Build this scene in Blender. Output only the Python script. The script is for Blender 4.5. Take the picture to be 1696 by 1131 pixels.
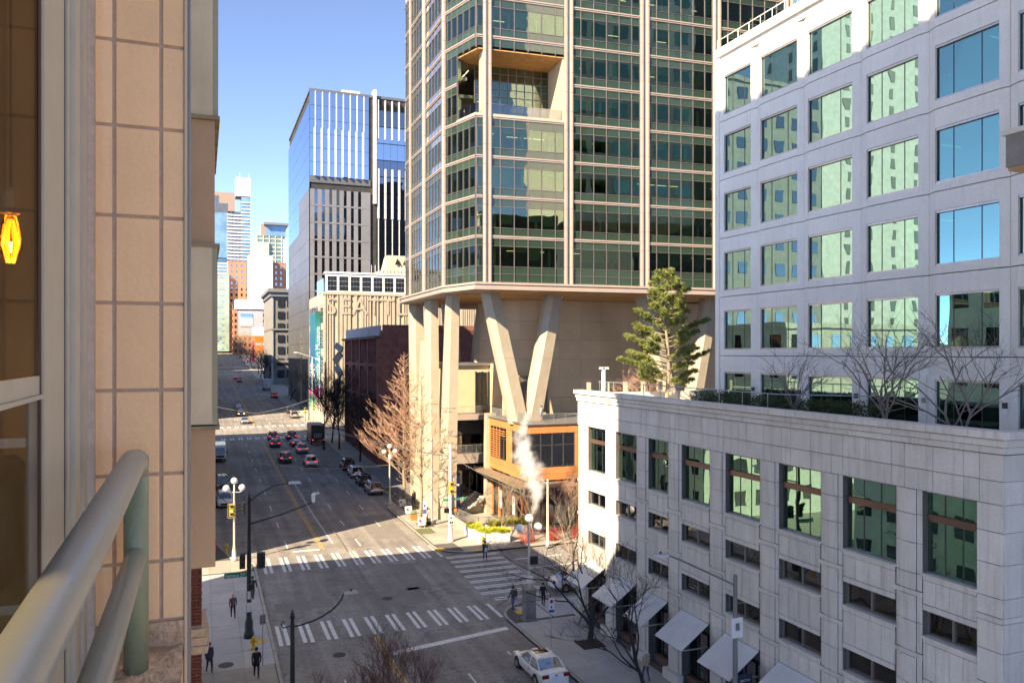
import bpy, bmesh, math, random
from mathutils import Vector, Matrix
R = math.radians
rnd = random.Random(7)
for o in list(bpy.data.objects): bpy.data.objects.remove(o)
S = bpy.context.scene; COL = S.collection

# ------------------------------------------------------------------ camera, sky, sun, exposure
cd = bpy.data.cameras.new('camera'); cam = bpy.data.objects.new('camera', cd); COL.objects.link(cam); S.camera = cam
cam.location = (0, 0, 19); cam.rotation_euler = (R(90), 0, -math.atan(512/1310))
cd.sensor_width = 36; cd.lens = 36*1310/1696; cd.shift_y = (584-565.5)/1696; cd.clip_start = .05; cd.clip_end = 6000
SUN_TO = Vector((-.835, -.551, .70)).normalized()
W = bpy.data.worlds.new('World'); S.world = W; W.use_nodes = True
nt = W.node_tree; bg = nt.nodes['Background']
sky = nt.nodes.new('ShaderNodeTexSky'); sky.sky_type = 'NISHITA'; sky.sun_disc = False
sky.sun_elevation = math.asin(SUN_TO.z); sky.sun_rotation = math.atan2(SUN_TO.x, SUN_TO.y)
sky.air_density = .36; sky.dust_density = 0; sky.ozone_density = 1.8; sky.altitude = 6000
nt.links.new(sky.outputs[0], bg.inputs[0]); bg.inputs[1].default_value = .15
sl = bpy.data.lights.new('sun', 'SUN'); sl.energy = 2.0; sl.angle = R(.5); sl.color = (1, .87, .70)
so = bpy.data.objects.new('sun', sl); COL.objects.link(so); so.location = (-60, -40, 90)
so.rotation_euler = SUN_TO.to_track_quat('Z', 'Y').to_euler()
S.view_settings.view_transform = 'Standard'; S.view_settings.look = 'None'
S.view_settings.gamma = 1; S.view_settings.use_curve_mapping = False; S.view_settings.exposure = 2.82; S.view_settings.use_white_balance = True; S.view_settings.white_balance_temperature = 7900
try:
    S.cycles.max_bounces = 10; S.cycles.transparent_max_bounces = 16; S.cycles.glossy_bounces = 5
    S.cycles.caustics_reflective = False; S.cycles.caustics_refractive = False; S.cycles.sample_clamp_indirect = 6
    S.cycles.use_denoising = True; S.cycles.volume_bounces = 6
except Exception: pass

# ------------------------------------------------------------------ materials
MC = {}
def M(name, col=(.5,.5,.5), rough=.7, metal=0., var=.15, sc=1.0, det=.0, bump=0., bsc=8., rand=0., spec=.5, coat=0., streak=0.):
    if name in MC: return MC[name]
    m = bpy.data.materials.new(name); m.use_nodes = True; MC[name] = m
    n = m.node_tree.nodes; l = m.node_tree.links; b = n['Principled BSDF']
    b.inputs['Roughness'].default_value = rough; b.inputs['Metallic'].default_value = metal
    b.inputs['Specular IOR Level'].default_value = spec; b.inputs['Coat Weight'].default_value = coat
    g = n.new('ShaderNodeNewGeometry'); t = n.new('ShaderNodeTexNoise'); t.inputs['Scale'].default_value = sc; t.inputs['Detail'].default_value = 6; t.inputs['Roughness'].default_value = .65
    l.new(g.outputs['Position'], t.inputs['Vector'])
    mr = n.new('ShaderNodeMapRange'); mr.inputs[1].default_value = .3; mr.inputs[2].default_value = .7
    mr.inputs[3].default_value = 1-var; mr.inputs[4].default_value = 1+var; l.new(t.outputs[0], mr.inputs[0]); out = mr.outputs[0]
    def mul(a, b_):
        q = n.new('ShaderNodeMath'); q.operation = 'MULTIPLY'; l.new(a, q.inputs[0]); l.new(b_, q.inputs[1]); return q.outputs[0]
    if det:
        t2 = n.new('ShaderNodeTexNoise'); t2.inputs['Scale'].default_value = sc*25; t2.inputs['Detail'].default_value = 2; l.new(g.outputs['Position'], t2.inputs['Vector'])
        m2 = n.new('ShaderNodeMapRange'); m2.inputs[1].default_value = .3; m2.inputs[2].default_value = .7; m2.inputs[3].default_value = 1-det; m2.inputs[4].default_value = 1+det
        l.new(t2.outputs[0], m2.inputs[0]); out = mul(out, m2.outputs[0])
    if streak:
        mp = n.new('ShaderNodeMapping'); mp.inputs['Scale'].default_value = (2.2, 2.2, .18); l.new(g.outputs['Position'], mp.inputs[0])
        t3 = n.new('ShaderNodeTexNoise'); t3.inputs['Scale'].default_value = 2; t3.inputs['Detail'].default_value = 5; l.new(mp.outputs[0], t3.inputs['Vector'])
        m3 = n.new('ShaderNodeMapRange'); m3.inputs[1].default_value = .5; m3.inputs[2].default_value = .75; m3.inputs[3].default_value = 1; m3.inputs[4].default_value = 1-streak
        l.new(t3.outputs[0], m3.inputs[0]); out = mul(out, m3.outputs[0])
    if rand:
        oi = n.new('ShaderNodeObjectInfo'); m4 = n.new('ShaderNodeMapRange'); m4.inputs[3].default_value = 1-rand; m4.inputs[4].default_value = 1+rand
        l.new(oi.outputs['Random'], m4.inputs[0]); out = mul(out, m4.outputs[0])
    cc = n.new('ShaderNodeVectorMath'); cc.operation = 'SCALE'; cc.inputs[0].default_value = col; l.new(out, cc.inputs['Scale'])
    l.new(cc.outputs[0], b.inputs['Base Color'])
    if bump:
        bp = n.new('ShaderNodeBump'); bp.inputs['Strength'].default_value = bump; bp.inputs['Distance'].default_value = .02
        t4 = n.new('ShaderNodeTexNoise'); t4.inputs['Scale'].default_value = bsc; t4.inputs['Detail'].default_value = 5
        l.new(g.outputs['Position'], t4.inputs['Vector']); l.new(t4.outputs[0], bp.inputs['Height']); l.new(bp.outputs[0], b.inputs['Normal'])
    return m
def GLASS(name, tint=(.35,.5,.45), refl=.25, wave=.02, wsc=.6, gcol=(1,1,1), body=None, bodymix=0., top=1.):
    """thin window glass: tinted pass-through plus a mirror reflection that grows at grazing angles; panes slightly out of true"""
    if name in MC: return MC[name]
    m = bpy.data.materials.new(name); m.use_nodes = True; MC[name] = m
    n = m.node_tree.nodes; l = m.node_tree.links; n.remove(n['Principled BSDF']); out = n['Material Output']
    tr = n.new('ShaderNodeBsdfTransparent'); tr.inputs[0].default_value = (*tint, 1)
    gl = n.new('ShaderNodeBsdfGlossy'); gl.inputs['Roughness'].default_value = .0; gl.inputs['Color'].default_value = (*gcol, 1)
    lw = n.new('ShaderNodeFresnel'); lw.inputs[0].default_value = 1.5
    mr = n.new('ShaderNodeMapRange'); mr.inputs[1].default_value = 0.04; mr.inputs[2].default_value = 1; mr.inputs[3].default_value = refl; mr.inputs[4].default_value = top
    l.new(lw.outputs[0], mr.inputs[0])
    mx = n.new('ShaderNodeMixShader'); l.new(mr.outputs[0], mx.inputs[0])
    src = tr
    if body:
        df = n.new('ShaderNodeBsdfDiffuse'); df.inputs[0].default_value = (*body, 1)
        oi = n.new('ShaderNodeObjectInfo'); m4 = n.new('ShaderNodeMapRange'); m4.inputs[3].default_value = .75; m4.inputs[4].default_value = 1.25
        sc_ = n.new('ShaderNodeVectorMath'); sc_.operation = 'SCALE'; sc_.inputs[0].default_value = body; l.new(oi.outputs['Random'], m4.inputs[0]); l.new(m4.outputs[0], sc_.inputs['Scale']); l.new(sc_.outputs[0], df.inputs[0])
        m2 = n.new('ShaderNodeMixShader'); m2.inputs[0].default_value = bodymix; l.new(tr.outputs[0], m2.inputs[1]); l.new(df.outputs[0], m2.inputs[2]); src = m2
    l.new(src.outputs[0], mx.inputs[1]); l.new(gl.outputs[0], mx.inputs[2]); l.new(mx.outputs[0], out.inputs[0])
    g = n.new('ShaderNodeNewGeometry'); t = n.new('ShaderNodeTexNoise'); t.inputs['Scale'].default_value = wsc; t.inputs['Detail'].default_value = 1
    l.new(g.outputs['Position'], t.inputs['Vector'])
    bp = n.new('ShaderNodeBump'); bp.inputs['Strength'].default_value = 1; bp.inputs['Distance'].default_value = wave
    l.new(t.outputs[0], bp.inputs['Height']); l.new(bp.outputs[0], gl.inputs['Normal'])
    return m
def EMIT(name, col, s):
    if name in MC: return MC[name]
    m = bpy.data.materials.new(name); m.use_nodes = True; MC[name] = m; b = m.node_tree.nodes['Principled BSDF']
    b.inputs['Base Color'].default_value = (*col, 1); b.inputs['Emission Color'].default_value = (*col, 1); b.inputs['Emission Strength'].default_value = s; return m

asphalt = M('asphalt', (.25,.232,.212), .85, var=.22, sc=.25, det=.18, bump=.3, bsc=30, streak=0)
asphalt_patch = M('asphalt_patch', (.20,.186,.17), .9, var=.15, sc=.4, det=.2, bump=.3, bsc=30)
def wear(m, lo, hi):
    n = m.node_tree.nodes; l = m.node_tree.links; b = n['Principled BSDF']; src = b.inputs['Base Color'].links[0].from_socket
    g = n.new('ShaderNodeNewGeometry'); last = src
    for scl, s_, a0, a1 in (((1.1,.035,1),1.0,lo,hi), ((.12,.12,1),1.0,.86,1.14), ((2.2,2.2,1),1.0,.92,1.06)):
        mp = n.new('ShaderNodeMapping'); mp.inputs['Scale'].default_value = scl; t = n.new('ShaderNodeTexNoise'); t.inputs['Scale'].default_value = s_; t.inputs['Detail'].default_value = 4
        r = n.new('ShaderNodeMapRange'); r.inputs[1].default_value = .35; r.inputs[2].default_value = .65; r.inputs[3].default_value = a0; r.inputs[4].default_value = a1
        v = n.new('ShaderNodeVectorMath'); v.operation = 'SCALE'; l.new(g.outputs['Position'], mp.inputs[0]); l.new(mp.outputs[0], t.inputs['Vector']); l.new(t.outputs[0], r.inputs[0]); l.new(last, v.inputs[0]); l.new(r.outputs[0], v.inputs['Scale']); last = v.outputs[0]
    ts = n.new('ShaderNodeTexNoise'); ts.inputs['Scale'].default_value = .45; ts.inputs['Detail'].default_value = 8; ts.inputs['Distortion'].default_value = 1.5; rs_ = n.new('ShaderNodeMapRange'); rs_.inputs[1].default_value = .60; rs_.inputs[2].default_value = .70; rs_.inputs[3].default_value = 0; rs_.inputs[4].default_value = .38
    mxs = n.new('ShaderNodeMix'); mxs.data_type = 'RGBA'; mxs.inputs['B'].default_value = (.10,.075,.055,1); l.new(g.outputs['Position'], ts.inputs['Vector']); l.new(ts.outputs[0], rs_.inputs[0]); l.new(rs_.outputs[0], mxs.inputs['Factor']); l.new(last, mxs.inputs['A']); last = mxs.outputs['Result']
    # cracks
    vo = n.new('ShaderNodeTexVoronoi'); vo.feature = 'DISTANCE_TO_EDGE'; vo.inputs['Scale'].default_value = .16; nz = n.new('ShaderNodeTexNoise'); nz.inputs['Scale'].default_value = .6; va = n.new('ShaderNodeVectorMath'); va.operation = 'MULTIPLY_ADD'; va.inputs[1].default_value = (3,3,0)
    l.new(g.outputs['Position'], nz.inputs['Vector']); l.new(nz.outputs['Color'], va.inputs[0]); l.new(g.outputs['Position'], va.inputs[2]); l.new(va.outputs[0], vo.inputs['Vector'])
    r = n.new('ShaderNodeMapRange'); r.inputs[1].default_value = .0; r.inputs[2].default_value = .008; r.inputs[3].default_value = .55; r.inputs[4].default_value = 1; l.new(vo.outputs['Distance'], r.inputs[0])
    v = n.new('ShaderNodeVectorMath'); v.operation = 'SCALE'; l.new(last, v.inputs[0]); l.new(r.outputs[0], v.inputs['Scale']); l.new(v.outputs[0], b.inputs['Base Color'])
wear(asphalt, .80, 1.15)
concrete = M('sidewalk_concrete', (.36,.33,.28), .85, var=.13, sc=.5, det=.08, bump=.2, bsc=20, rand=.09)
concrete_l = M('pale_sidewalk_concrete', (.42,.41,.40), .85, var=.12, sc=.5, det=.08, bump=.2, bsc=20, rand=.07)
curbm = M('curb_concrete', (.38,.35,.3), .85, var=.2, sc=1.2, det=.1)
paint_w = M('white_road_paint', (.68,.68,.66), .7, var=.18, sc=2.5, det=.12)
paint_y = M('yellow_road_paint', (.62,.36,.06), .7, var=.2, sc=2, det=.15)
tact = M('yellow_tactile_plate', (.7,.42,.05), .7, var=.1)
granite = M('grey_granite', (.68,.655,.61), .55, var=.09, sc=.6, det=.06, rand=.06, streak=.22)
joint = M('dark_joint', (.10,.095,.09), .9)
precast = M('white_precast', (.83,.79,.715), .75, var=.05, sc=.5, det=.05, rand=.02, streak=.07)
beige = M('beige_metal_pier', (.36,.30,.265), .45, var=.06, sc=.5, rand=.04)
beige_c = M('beige_column_concrete', (.42,.365,.28), .75, var=.09, sc=.6, det=.04, streak=.12)
beige_w = M('beige_wall_stone', (.60,.46,.30), .75, var=.08, sc=.4, det=.05, rand=.06)
wood = M('wood_soffit', (.48,.27,.11), .5, var=.2, sc=1.5, rand=.12)
terra = M('terracotta_panel', (.50,.21,.075), .55, var=.07, sc=.6, rand=.06)
dkmetal = M('dark_window_metal', (.06,.06,.065), .45, metal=.3)
grmetal = M('grey_metal', (.22,.22,.22), .45, metal=.4)
mull = M('mullion_metal', (.20,.175,.165), .4, metal=.5)
black = M('black_paint', (.012,.012,.014), .4)
white = M('white_paint', (.75,.75,.73), .5, var=.05)
cream = M('cream_panel', (.72,.66,.48), .7, var=.09, sc=3, det=.05, streak=.18)
brownp = M('tan_panel', (.50,.36,.23), .75, var=.05, sc=3, det=.04)
brick = M('red_brick', (.20,.055,.035), .85, var=.25, sc=3, det=.2, rand=.2)
brickd = M('old_brick', (.24,.095,.075), .85, var=.3, sc=1.2, det=.25)
stone = M('limestone', (.44,.39,.30), .75, var=.07, sc=.3, det=.05, streak=.15)
galv = M('galvanised_steel', (.42,.43,.44), .45, metal=.6)
interior = M('office_interior', (.12,.115,.10), .9, var=.3, sc=.7)
interior_d = M('dark_interior', (.035,.035,.035), .9, var=.4, sc=.5)
blind = M('pale_green_blind', (.42,.48,.30), .8, var=.05, rand=.15)
ceil_l = EMIT('ceiling_lamp', (1,.85,.6), .35)
glass_t = GLASS('green_tower_glass', (.60,.72,.52), .13, .010, .5, gcol=(.85,1,.88))
glass_s = GLASS('green_spandrel_glass', (.1,.15,.12), .07, .01, .5, body=(.030,.058,.040), bodymix=.92)
glass_w = GLASS('teal_office_glass', (.12,.46,.37), .42, .005, .5, gcol=(.55,.90,.78))
glass_g = GLASS('green_shop_glass', (.30,.66,.50), .42, .006, .6, gcol=(.52,.95,.76))
glass_n = GLASS('plain_glass', (.5,.52,.5), .16, .012, .6)
glass_b = GLASS('blue_tower_glass', (.12,.17,.24), .62, .012, .15, gcol=(.75,.87,1))
glass_d = GLASS('dark_wavy_glass', (.1,.12,.14), .3, .1, .12, gcol=(.8,.88,1))

# ------------------------------------------------------------------ mesh helpers
class MB:
    def __init__(s): s.v = []; s.f = []; s.mi = []; s.ms = []; s.cm = 0
    def mat(s, m):
        if m not in s.ms: s.ms.append(m)
        s.cm = s.ms.index(m); return s
    def add(s, vs, fs):
        k = len(s.v); s.v += [tuple(v) for v in vs]; s.f += [tuple(i+k for i in f) for f in fs]; s.mi += [s.cm]*len(fs)
    def box(s, x0, x1, y0, y1, z0, z1, T=None):
        vs = [(x,y,z) for x in (x0,x1) for y in (y0,y1) for z in (z0,z1)]
        if T: vs = [T(*v) for v in vs]
        s.add(vs, [(0,1,3,2),(4,6,7,5),(0,4,5,1),(2,3,7,6),(0,2,6,4),(1,5,7,3)])
    def hexa(s, b, t):   # bottom ring, top ring of points
        n = len(b); s.add(list(b)+list(t), [tuple(range(n-1,-1,-1)), tuple(range(n,2*n))]+[(i,(i+1)%n,(i+1)%n+n,i+n) for i in range(n)])
    def prism(s, poly, z0, z1): s.hexa([(x,y,z0) for x,y in poly], [(x,y,z1) for x,y in poly])
    def tube(s, pts, rs, n=6, cap=True):
        pts = [Vector(p) for p in pts]
        if not hasattr(rs, '__len__'): rs = [rs]*len(pts)
        k = len(s.v); up = Vector((0,0,1))
        d0 = (pts[-1]-pts[0])
        if d0.length < 1e-9 or abs(d0.normalized().z) > .9: up = Vector((1,0,0))
        N = len(pts)
        for i, p in enumerate(pts):
            d = (pts[min(i+1,N-1)]-pts[max(i-1,0)]).normalized(); a = d.cross(up)
            if a.length < 1e-5: a = d.cross(Vector((0,1,0)))
            a.normalize(); b = a.cross(d)
            for j in range(n):
                t = 2*math.pi*j/n; s.v.append(tuple(p+(a*math.cos(t)+b*math.sin(t))*rs[i]))
        for i in range(N-1):
            for j in range(n):
                s.f.append((k+i*n+j, k+i*n+(j+1)%n, k+(i+1)*n+(j+1)%n, k+(i+1)*n+j)); s.mi.append(s.cm)
        if cap:
            s.f.append(tuple(k+j for j in range(n-1,-1,-1))); s.f.append(tuple(k+(N-1)*n+j for j in range(n))); s.mi += [s.cm]*2
    def lathe(s, c, prof, n=12):   # prof: (r,z)
        k = len(s.v); x0,y0,z0 = c
        for r,z in prof:
            for j in range(n):
                t = 2*math.pi*j/n; s.v.append((x0+r*math.cos(t), y0+r*math.sin(t), z0+z))
        for i in range(len(prof)-1):
            for j in range(n): s.f.append((k+i*n+j, k+i*n+(j+1)%n, k+(i+1)*n+(j+1)%n, k+(i+1)*n+j)); s.mi.append(s.cm)
        s.f.append(tuple(k+j for j in range(n-1,-1,-1))); s.f.append(tuple(k+(len(prof)-1)*n+j for j in range(n))); s.mi += [s.cm]*2
    def ball(s, c, r, n=10, sq=(1,1,1)):
        m = max(4, n//2+1)
        pr = [(max(.001,math.sin(math.pi*i/m))*r, -math.cos(math.pi*i/m)*r) for i in range(m+1)]
        k = len(s.v); s.lathe(c, pr, n)
        if sq != (1,1,1):
            for i in range(k, len(s.v)):
                v = s.v[i]; s.v[i] = tuple(c[j]+(v[j]-c[j])*sq[j] for j in range(3))
    def build(s, name, m=None, parent=None, smooth=False, loc=None, rot=0.):
        me = bpy.data.meshes.new(name); me.from_pydata(s.v, [], s.f)
        for q in (s.ms or [m]): me.materials.append(q)
        if s.ms: me.polygons.foreach_set('material_index', s.mi)
        if smooth: me.polygons.foreach_set('use_smooth', [True]*len(me.polygons))
        me.update()
        o = bpy.data.objects.new(name, me); COL.objects.link(o)
        if parent: o.parent = parent
        if loc: o.location = loc
        if rot: o.rotation_euler = (0,0,rot)
        return o
def tag(o, label=None, cat=None, group=None, kind=None):
    if label: o['label'] = label
    if cat: o['category'] = cat
    if group: o['group'] = group
    if kind: o['kind'] = kind
    return o
def thing(name, label, cat, loc=(0,0,0), rot=0., group=None, sc=None):
    o = bpy.data.objects.new(name, None); COL.objects.link(o); o.location = loc; o.rotation_euler = (0,0,rot); o.empty_display_size = .2
    if sc: o.scale = sc
    return tag(o, label, cat, group)
UC = {}
def cubemesh(name, m):
    k = (name, m.name)
    if k not in UC:
        b = MB(); b.box(-.5,.5,-.5,.5,-.5,.5); me = bpy.data.meshes.new(name); me.from_pydata(b.v, [], b.f); me.materials.append(m); UC[k] = me
    return UC[k]
class Fr:
    """a facade frame: u along the wall, v outward, z up; origin (x,y) in metres"""
    def __init__(s, x, y, a): s.x, s.y, s.a = x, y, a; s.c, s.s = math.cos(a), math.sin(a)
    def P(s, u, v, z): return (s.x+u*s.c+v*s.s, s.y+u*s.s-v*s.c, z)
WORLD = Fr(0, 0, 0)
def pc(name, m, fr, u0, u1, v0, v1, z0, z1, parent=None):
    o = bpy.data.objects.new(name, cubemesh(name, m)); COL.objects.link(o)
    o.location = fr.P((u0+u1)/2, (v0+v1)/2, (z0+z1)/2); o.rotation_euler = (0,0,fr.a)
    o.scale = (abs(u1-u0), abs(v1-v0), abs(z1-z0))
    if parent:
        o.parent = parent
        if parent.matrix_basis != Matrix(): o.matrix_parent_inverse = parent.matrix_basis.inverted()
    return o
def wb(x0, x1, y0, y1, z0, z1, name, m, parent=None): return pc(name, m, WORLD, x0, x1, -y0, -y1, z0, z1, parent)
def copy_tree(o, parent=None):
    c = o.copy(); COL.objects.link(c)
    if parent: c.parent = parent
    for ch in list(o.children): copy_tree(ch, c)
    return c
def text(name, s, m, loc, rot, size, parent=None, ext=.01, align='CENTER'):
    cu = bpy.data.curves.new(name, 'FONT'); cu.body = s; cu.size = size; cu.extrude = ext; cu.align_x = align; cu.align_y = 'CENTER'; cu.materials.append(m)
    cu.resolution_u = 3
    o = bpy.data.objects.new(name, cu); COL.objects.link(o); dg = bpy.context.evaluated_depsgraph_get(); me = bpy.data.meshes.new_from_object(o.evaluated_get(dg))
    bpy.data.objects.remove(o); o = bpy.data.objects.new(name, me); COL.objects.link(o); o.location = loc; o.rotation_euler = rot
    if parent:
        o.parent = parent
        o.matrix_parent_inverse = parent.matrix_basis.inverted()
    return o
PR = [(-999,0),(95,0),(125,.7),(162,1.7),(229,3.7),(290,5.2),(368,7.0),(400,8.5),(417,9.8),(448,11.8),(469,13.5),(524,15.8),(650,21),(950,36),(3000,60)]
def zr(y):
    for (a,b),(c,d) in zip(PR, PR[1:]):
        if a <= y <= c: return b+(d-b)*(y-a)/(c-a)
    return 0
YS = [-80,-20,20]+[p[0] for p in PR[1:-1]]
def strip(mb, x0, x1, y0, y1, dz, thick=0, slope=True):
    ys = [y0]+[y for y in YS if y0 < y < y1]+[y1]
    for a, b in zip(ys, ys[1:]):
        za, zb = zr(a)+dz, zr(b)+dz
        if thick: mb.hexa([(x0,a,za-thick),(x1,a,za-thick),(x1,b,zb-thick),(x0,b,zb-thick)], [(x0,a,za),(x1,a,za),(x1,b,zb),(x0,b,zb)])
        else: mb.add([(x0,a,za),(x1,a,za),(x1,b,zb),(x0,b,zb)], [(0,1,2,3)])

# ------------------------------------------------------------------ ground, roads, pavements
g = MB(); 
ys = [-400,95,125,162,229,290,368,400,417,448,469,524,650,950,3000]
for a, b in zip(ys, ys[1:]): g.add([(-3000,a,zr(a)-.012),(3000,a,zr(a)-.012),(3000,b,zr(b)-.012),(-3000,b,zr(b)-.012)], [(0,1,2,3)])
tag(g.build('ground', asphalt_patch), kind='structure')
g = MB(); strip(g, -2, 24, -80, 900, 0); tag(g.build('street', asphalt), kind='structure')
g = MB(); g.add([(24,55,0),(120,55,.0),(120,72.5,0),(24,72.5,0)], [(0,1,2,3)]); g.add([(24,168,zr(168)),(120,168,zr(168)),(120,183,zr(183)),(24,183,zr(183))], [(0,1,2,3)]); tag(g.build('cross_street', asphalt), kind='structure')
# patches and trench lines in the asphalt
g = MB()
for (x0,x1,y0,y1) in [(5.2,6.3,101,104),(12.8,16.2,58.5,62.6),(16.4,19.8,80,92),(5,9.2,60,62.2),(11.8,13.2,20,48),(6.0,6.5,104.5,105.6),(15.3,17.4,62,70)]: g.add([(x0,y0,.004+zr(y0)),(x1,y0+.2,.004+zr(y0)),(x1+.1,y1,.004+zr(y1)),(x0,y1,.004+zr(y1))], [(0,1,2,3)])
for (x0,y0,x1,y1) in [(8.6,30,8.6,72),(12.6,56,12.9,120),(16.6,30,16.6,52),(4.5,62.6,19,63.2),(4.5,68.8,20.6,68.2),(11,63,12,44)]: g.add([(x0,y0,.006),(x0+.07,y0,.006),(x1+.07,y1,.006+zr(y1)),(x1,y1,.006+zr(y1))], [(0,1,2,3)])
tag(g.build('road_patches', asphalt_patch), kind='structure')
mk = thing('road_markings', None, None); tag(mk, kind='structure')
def stripe(pts, m=paint_w, dz=.010, name='stripe'):
    b = MB(); b.add([(x,y,zr(y)+dz) for x,y in pts], [(0,1,2,3)]); return b.build(name, m, mk)
def rect(x0,x1,y0,y1,m=paint_w,name='stripe'): return stripe([(x0,y0),(x1,y0),(x1,y1),(x0,y1)], m, name=name)
for k in range(11):
    for d in (0,.47):
        if k == 10 and d: continue
        j = rnd.uniform(-.06,.06); rect(4.62+1.53*k+d, 4.88+1.53*k+d, 53.2+j, 57.2-.08*k+j)
for k in range(11):
    for d in (0,.48):
        if k == 10 and d: continue
        j = rnd.uniform(-.06,.06); rect(4.95+1.57*k+d, 5.22+1.57*k+d, 71.05+j, 76.2-.05*k+j)
for k in range(9):
    y = 57.0+1.64*k; x = 20.35+.08*k
    for d in (0,.42): rect(x+(.6 if k == 0 else 0), x+5.15, y+d, y+d+.24)
for k in range(4): rect(26.8, 31.5, 58+3.2*k, 58.25+3.2*k)
for (ya,yb) in ((165.0,168.0),(184.6,187.6),(403,407),(437,441)):
    for k in range(12):
        for d in (0,.5): rect(3.4+1.6*k+d, 3.68+1.6*k+d, ya, yb)
stripe([(11.0,49.0),(19.6,50.7),(19.6,51.3),(11.0,49.6)]); rect(8.0,10.5,77.7,78.2); rect(11.2,20.6,162.0,162.6)
for s in (-.16,.07):
    for (a,b) in ((-20,52.7),(78,162),(188,400),(442,880)):
        bb = MB(); strip(bb, 10.8+s, 10.8+s+.12, a, b, .010); bb.build('yellow_line', paint_y, mk)
for X, a, b, ph in ((7.62,78,164,1.5),(14.42,78,164,0),(18.05,80,164,6),(14.6,0,49,3.2),(18.0,0,47,8),(7.6,0,49,5),(7.0,188,400,2),(14.4,190,400,0),(18.1,190,400,3),(7,442,700,2),(14.4,442,700,0)):
    y = a+ph
    while y < b: rect(X, X+.12, y, min(y+3,b)); y += 9.6 if y < 200 else 12
bb = MB(); strip(bb, 12.0, 12.1, 80, 118, .010); bb.build('white_line', paint_w, mk)

def kerb_poly(arr):  # widen a list of kerb points into a kerb strip 15 cm wide (inside to the given side)
    return arr
def pavement(name, polys, kerb, m=concrete):
    root = thing(name, None, None); tag(root, kind='structure')
    b = MB()
    for p in polys: b.prism(p, -.3, .118)
    b.build('bed', joint, root)
    for i in range(len(kerb)-1):
        (xa,ya),(xb,yb) = kerb[i], kerb[i+1]; L = math.hypot(xb-xa, yb-ya); a = math.atan2(yb-ya, xb-xa); n = max(1, int(L/3))
        for k in range(n):
            f = Fr(xa+(xb-xa)*k/n, ya+(yb-ya)*k/n, a); pc('kerb', curbm, f, .0, L/n-.012, -.2, .0, -.1, .15, root)
    return root
def slabs(root, x0, x1, y0, y1, nx, ny, m=concrete, z=.14, skip=None):
    dx, dy = (x1-x0)/nx, (y1-y0)/ny
    for i in range(nx):
        for j in range(ny):
            if skip and skip(x0+dx*(i+.5), y0+dy*(j+.5)): continue
            wb(x0+dx*i+.008, x0+dx*(i+1)-.008, y0+dy*j+.008, y0+dy*(j+1)-.008, .02, z+rnd.uniform(-.003,.003), 'slab', m, root)
def arc(cx, cy, r, a0, a1, n=7): return [(cx+r*math.cos(R(a0+(a1-a0)*i/n)), cy+r*math.sin(R(a0+(a1-a0)*i/n))) for i in range(n+1)]
# south-east corner
kb = [(20.1,-20),(20.1,20),(20.1,52.5)]+arc(23.3,52.5,3.2,180,90)[1:]+[(60,55.7)]
kb_r = kb[::-1]
se = pavement('sidewalk_southeast', [kb+[(60,20),(25.3,-20)][::1]], kb_r)
slabs(se, 20.35, 25.2, 24, 51.3, 3, 16, concrete_l)
slabs(se, 23.4, 32.4, 51.7, 55.4, 5, 2, concrete_l); slabs(se, 21.5, 23.3, 51.7, 54.6, 1, 2, concrete_l)
# north-east corner
kn = [(60,71.3),(24.6,71.3)]+arc(24.2,74.7,3.4,270,180)[0:]+[(20.9,95)]+[(22.3,99),(22.3,125)]
ne = thing('sidewalk_northeast', None, None); tag(ne, kind='structure')
b = MB(); b.prism([(60,71.3)]+kn[1:]+[(40,125),(60,125)], -.3, .118); b.build('bed', joint, ne)
for i in range(len(kn)-1):
    (xa,ya),(xb,yb) = kn[::-1][i], kn[::-1][i+1]; L = math.hypot(xb-xa, yb-ya); n = max(1, int(L/3)); a = math.atan2(yb-ya, xb-xa)
    for k in range(n):
        f = Fr(xa+(xb-xa)*k/n, ya+(yb-ya)*k/n, a+math.pi); pc('kerb', curbm, f, -L/n+.012, 0, -.0, .2, -.1, .15, ne)
slabs(ne, 21.2, 31.2, 75.4, 98.4, 6, 13); slabs(ne, 23.2, 37.2, 71.6, 75.4, 8, 2); slabs(ne, 22.6, 30.6, 98.4, 124.9, 4, 13)
# west side pavement, with its corner
kw = [(4.25,-20),(4.25,20),(4.35,70)]+arc(.8,73.6,3.6,-8,60)+[(1.3,84),(1.2,125)]
sw = thing('sidewalk_west', None, None); tag(sw, kind='structure')
b = MB(); b.prism([(-1.4,-20)]+kw+[(-1.4,125)], -.3, .118); b.build('bed', joint, sw)
for i in range(len(kw)-1):
    (xa,ya),(xb,yb) = kw[i], kw[i+1]; L = math.hypot(xb-xa, yb-ya); n = max(1, int(L/3)); a = math.atan2(yb-ya, xb-xa)
    for k in range(n):
        f = Fr(xa+(xb-xa)*k/n, ya+(yb-ya)*k/n, a); pc('kerb', curbm, f, 0, L/n-.012, -.2+.2, .2-.2+.001 if False else .0-.2, -.1, .15, sw)
slabs(sw, -1.2, 4.05, 34, 50, 3, 8, concrete); slabs(sw, -1.2, 4.1, 50, 71.8, 3, 8, concrete_l); slabs(sw, -1.2, 4.0, 72.2, 76.4, 3, 2, concrete); slabs(sw, -1.2, 1.0, 76.6, 124, 1, 20, concrete)
g = MB(); strip(g, 22.3, 26.4, 125, 166, .14, .3); strip(g, 22.3, 30, 186, 900, .14, .3); strip(g, -1.4, 1.2, 125, 900, .14, .3)
tag(g.build('sidewalk_north', curbm), kind='structure')
for (x,y,w,d) in ((3.2,71.6,.9,.7),(3.35,54.2,.95,.9),(21.6,53.4,.8,.8),(21.2,73.3,.9,.8),(24.3,71.75,1.6,.45)):
    tag(wb(x-w/2,x+w/2,y-d/2,y+d/2,.02,.155,'tactile_plate',tact), kind='structure')
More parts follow.
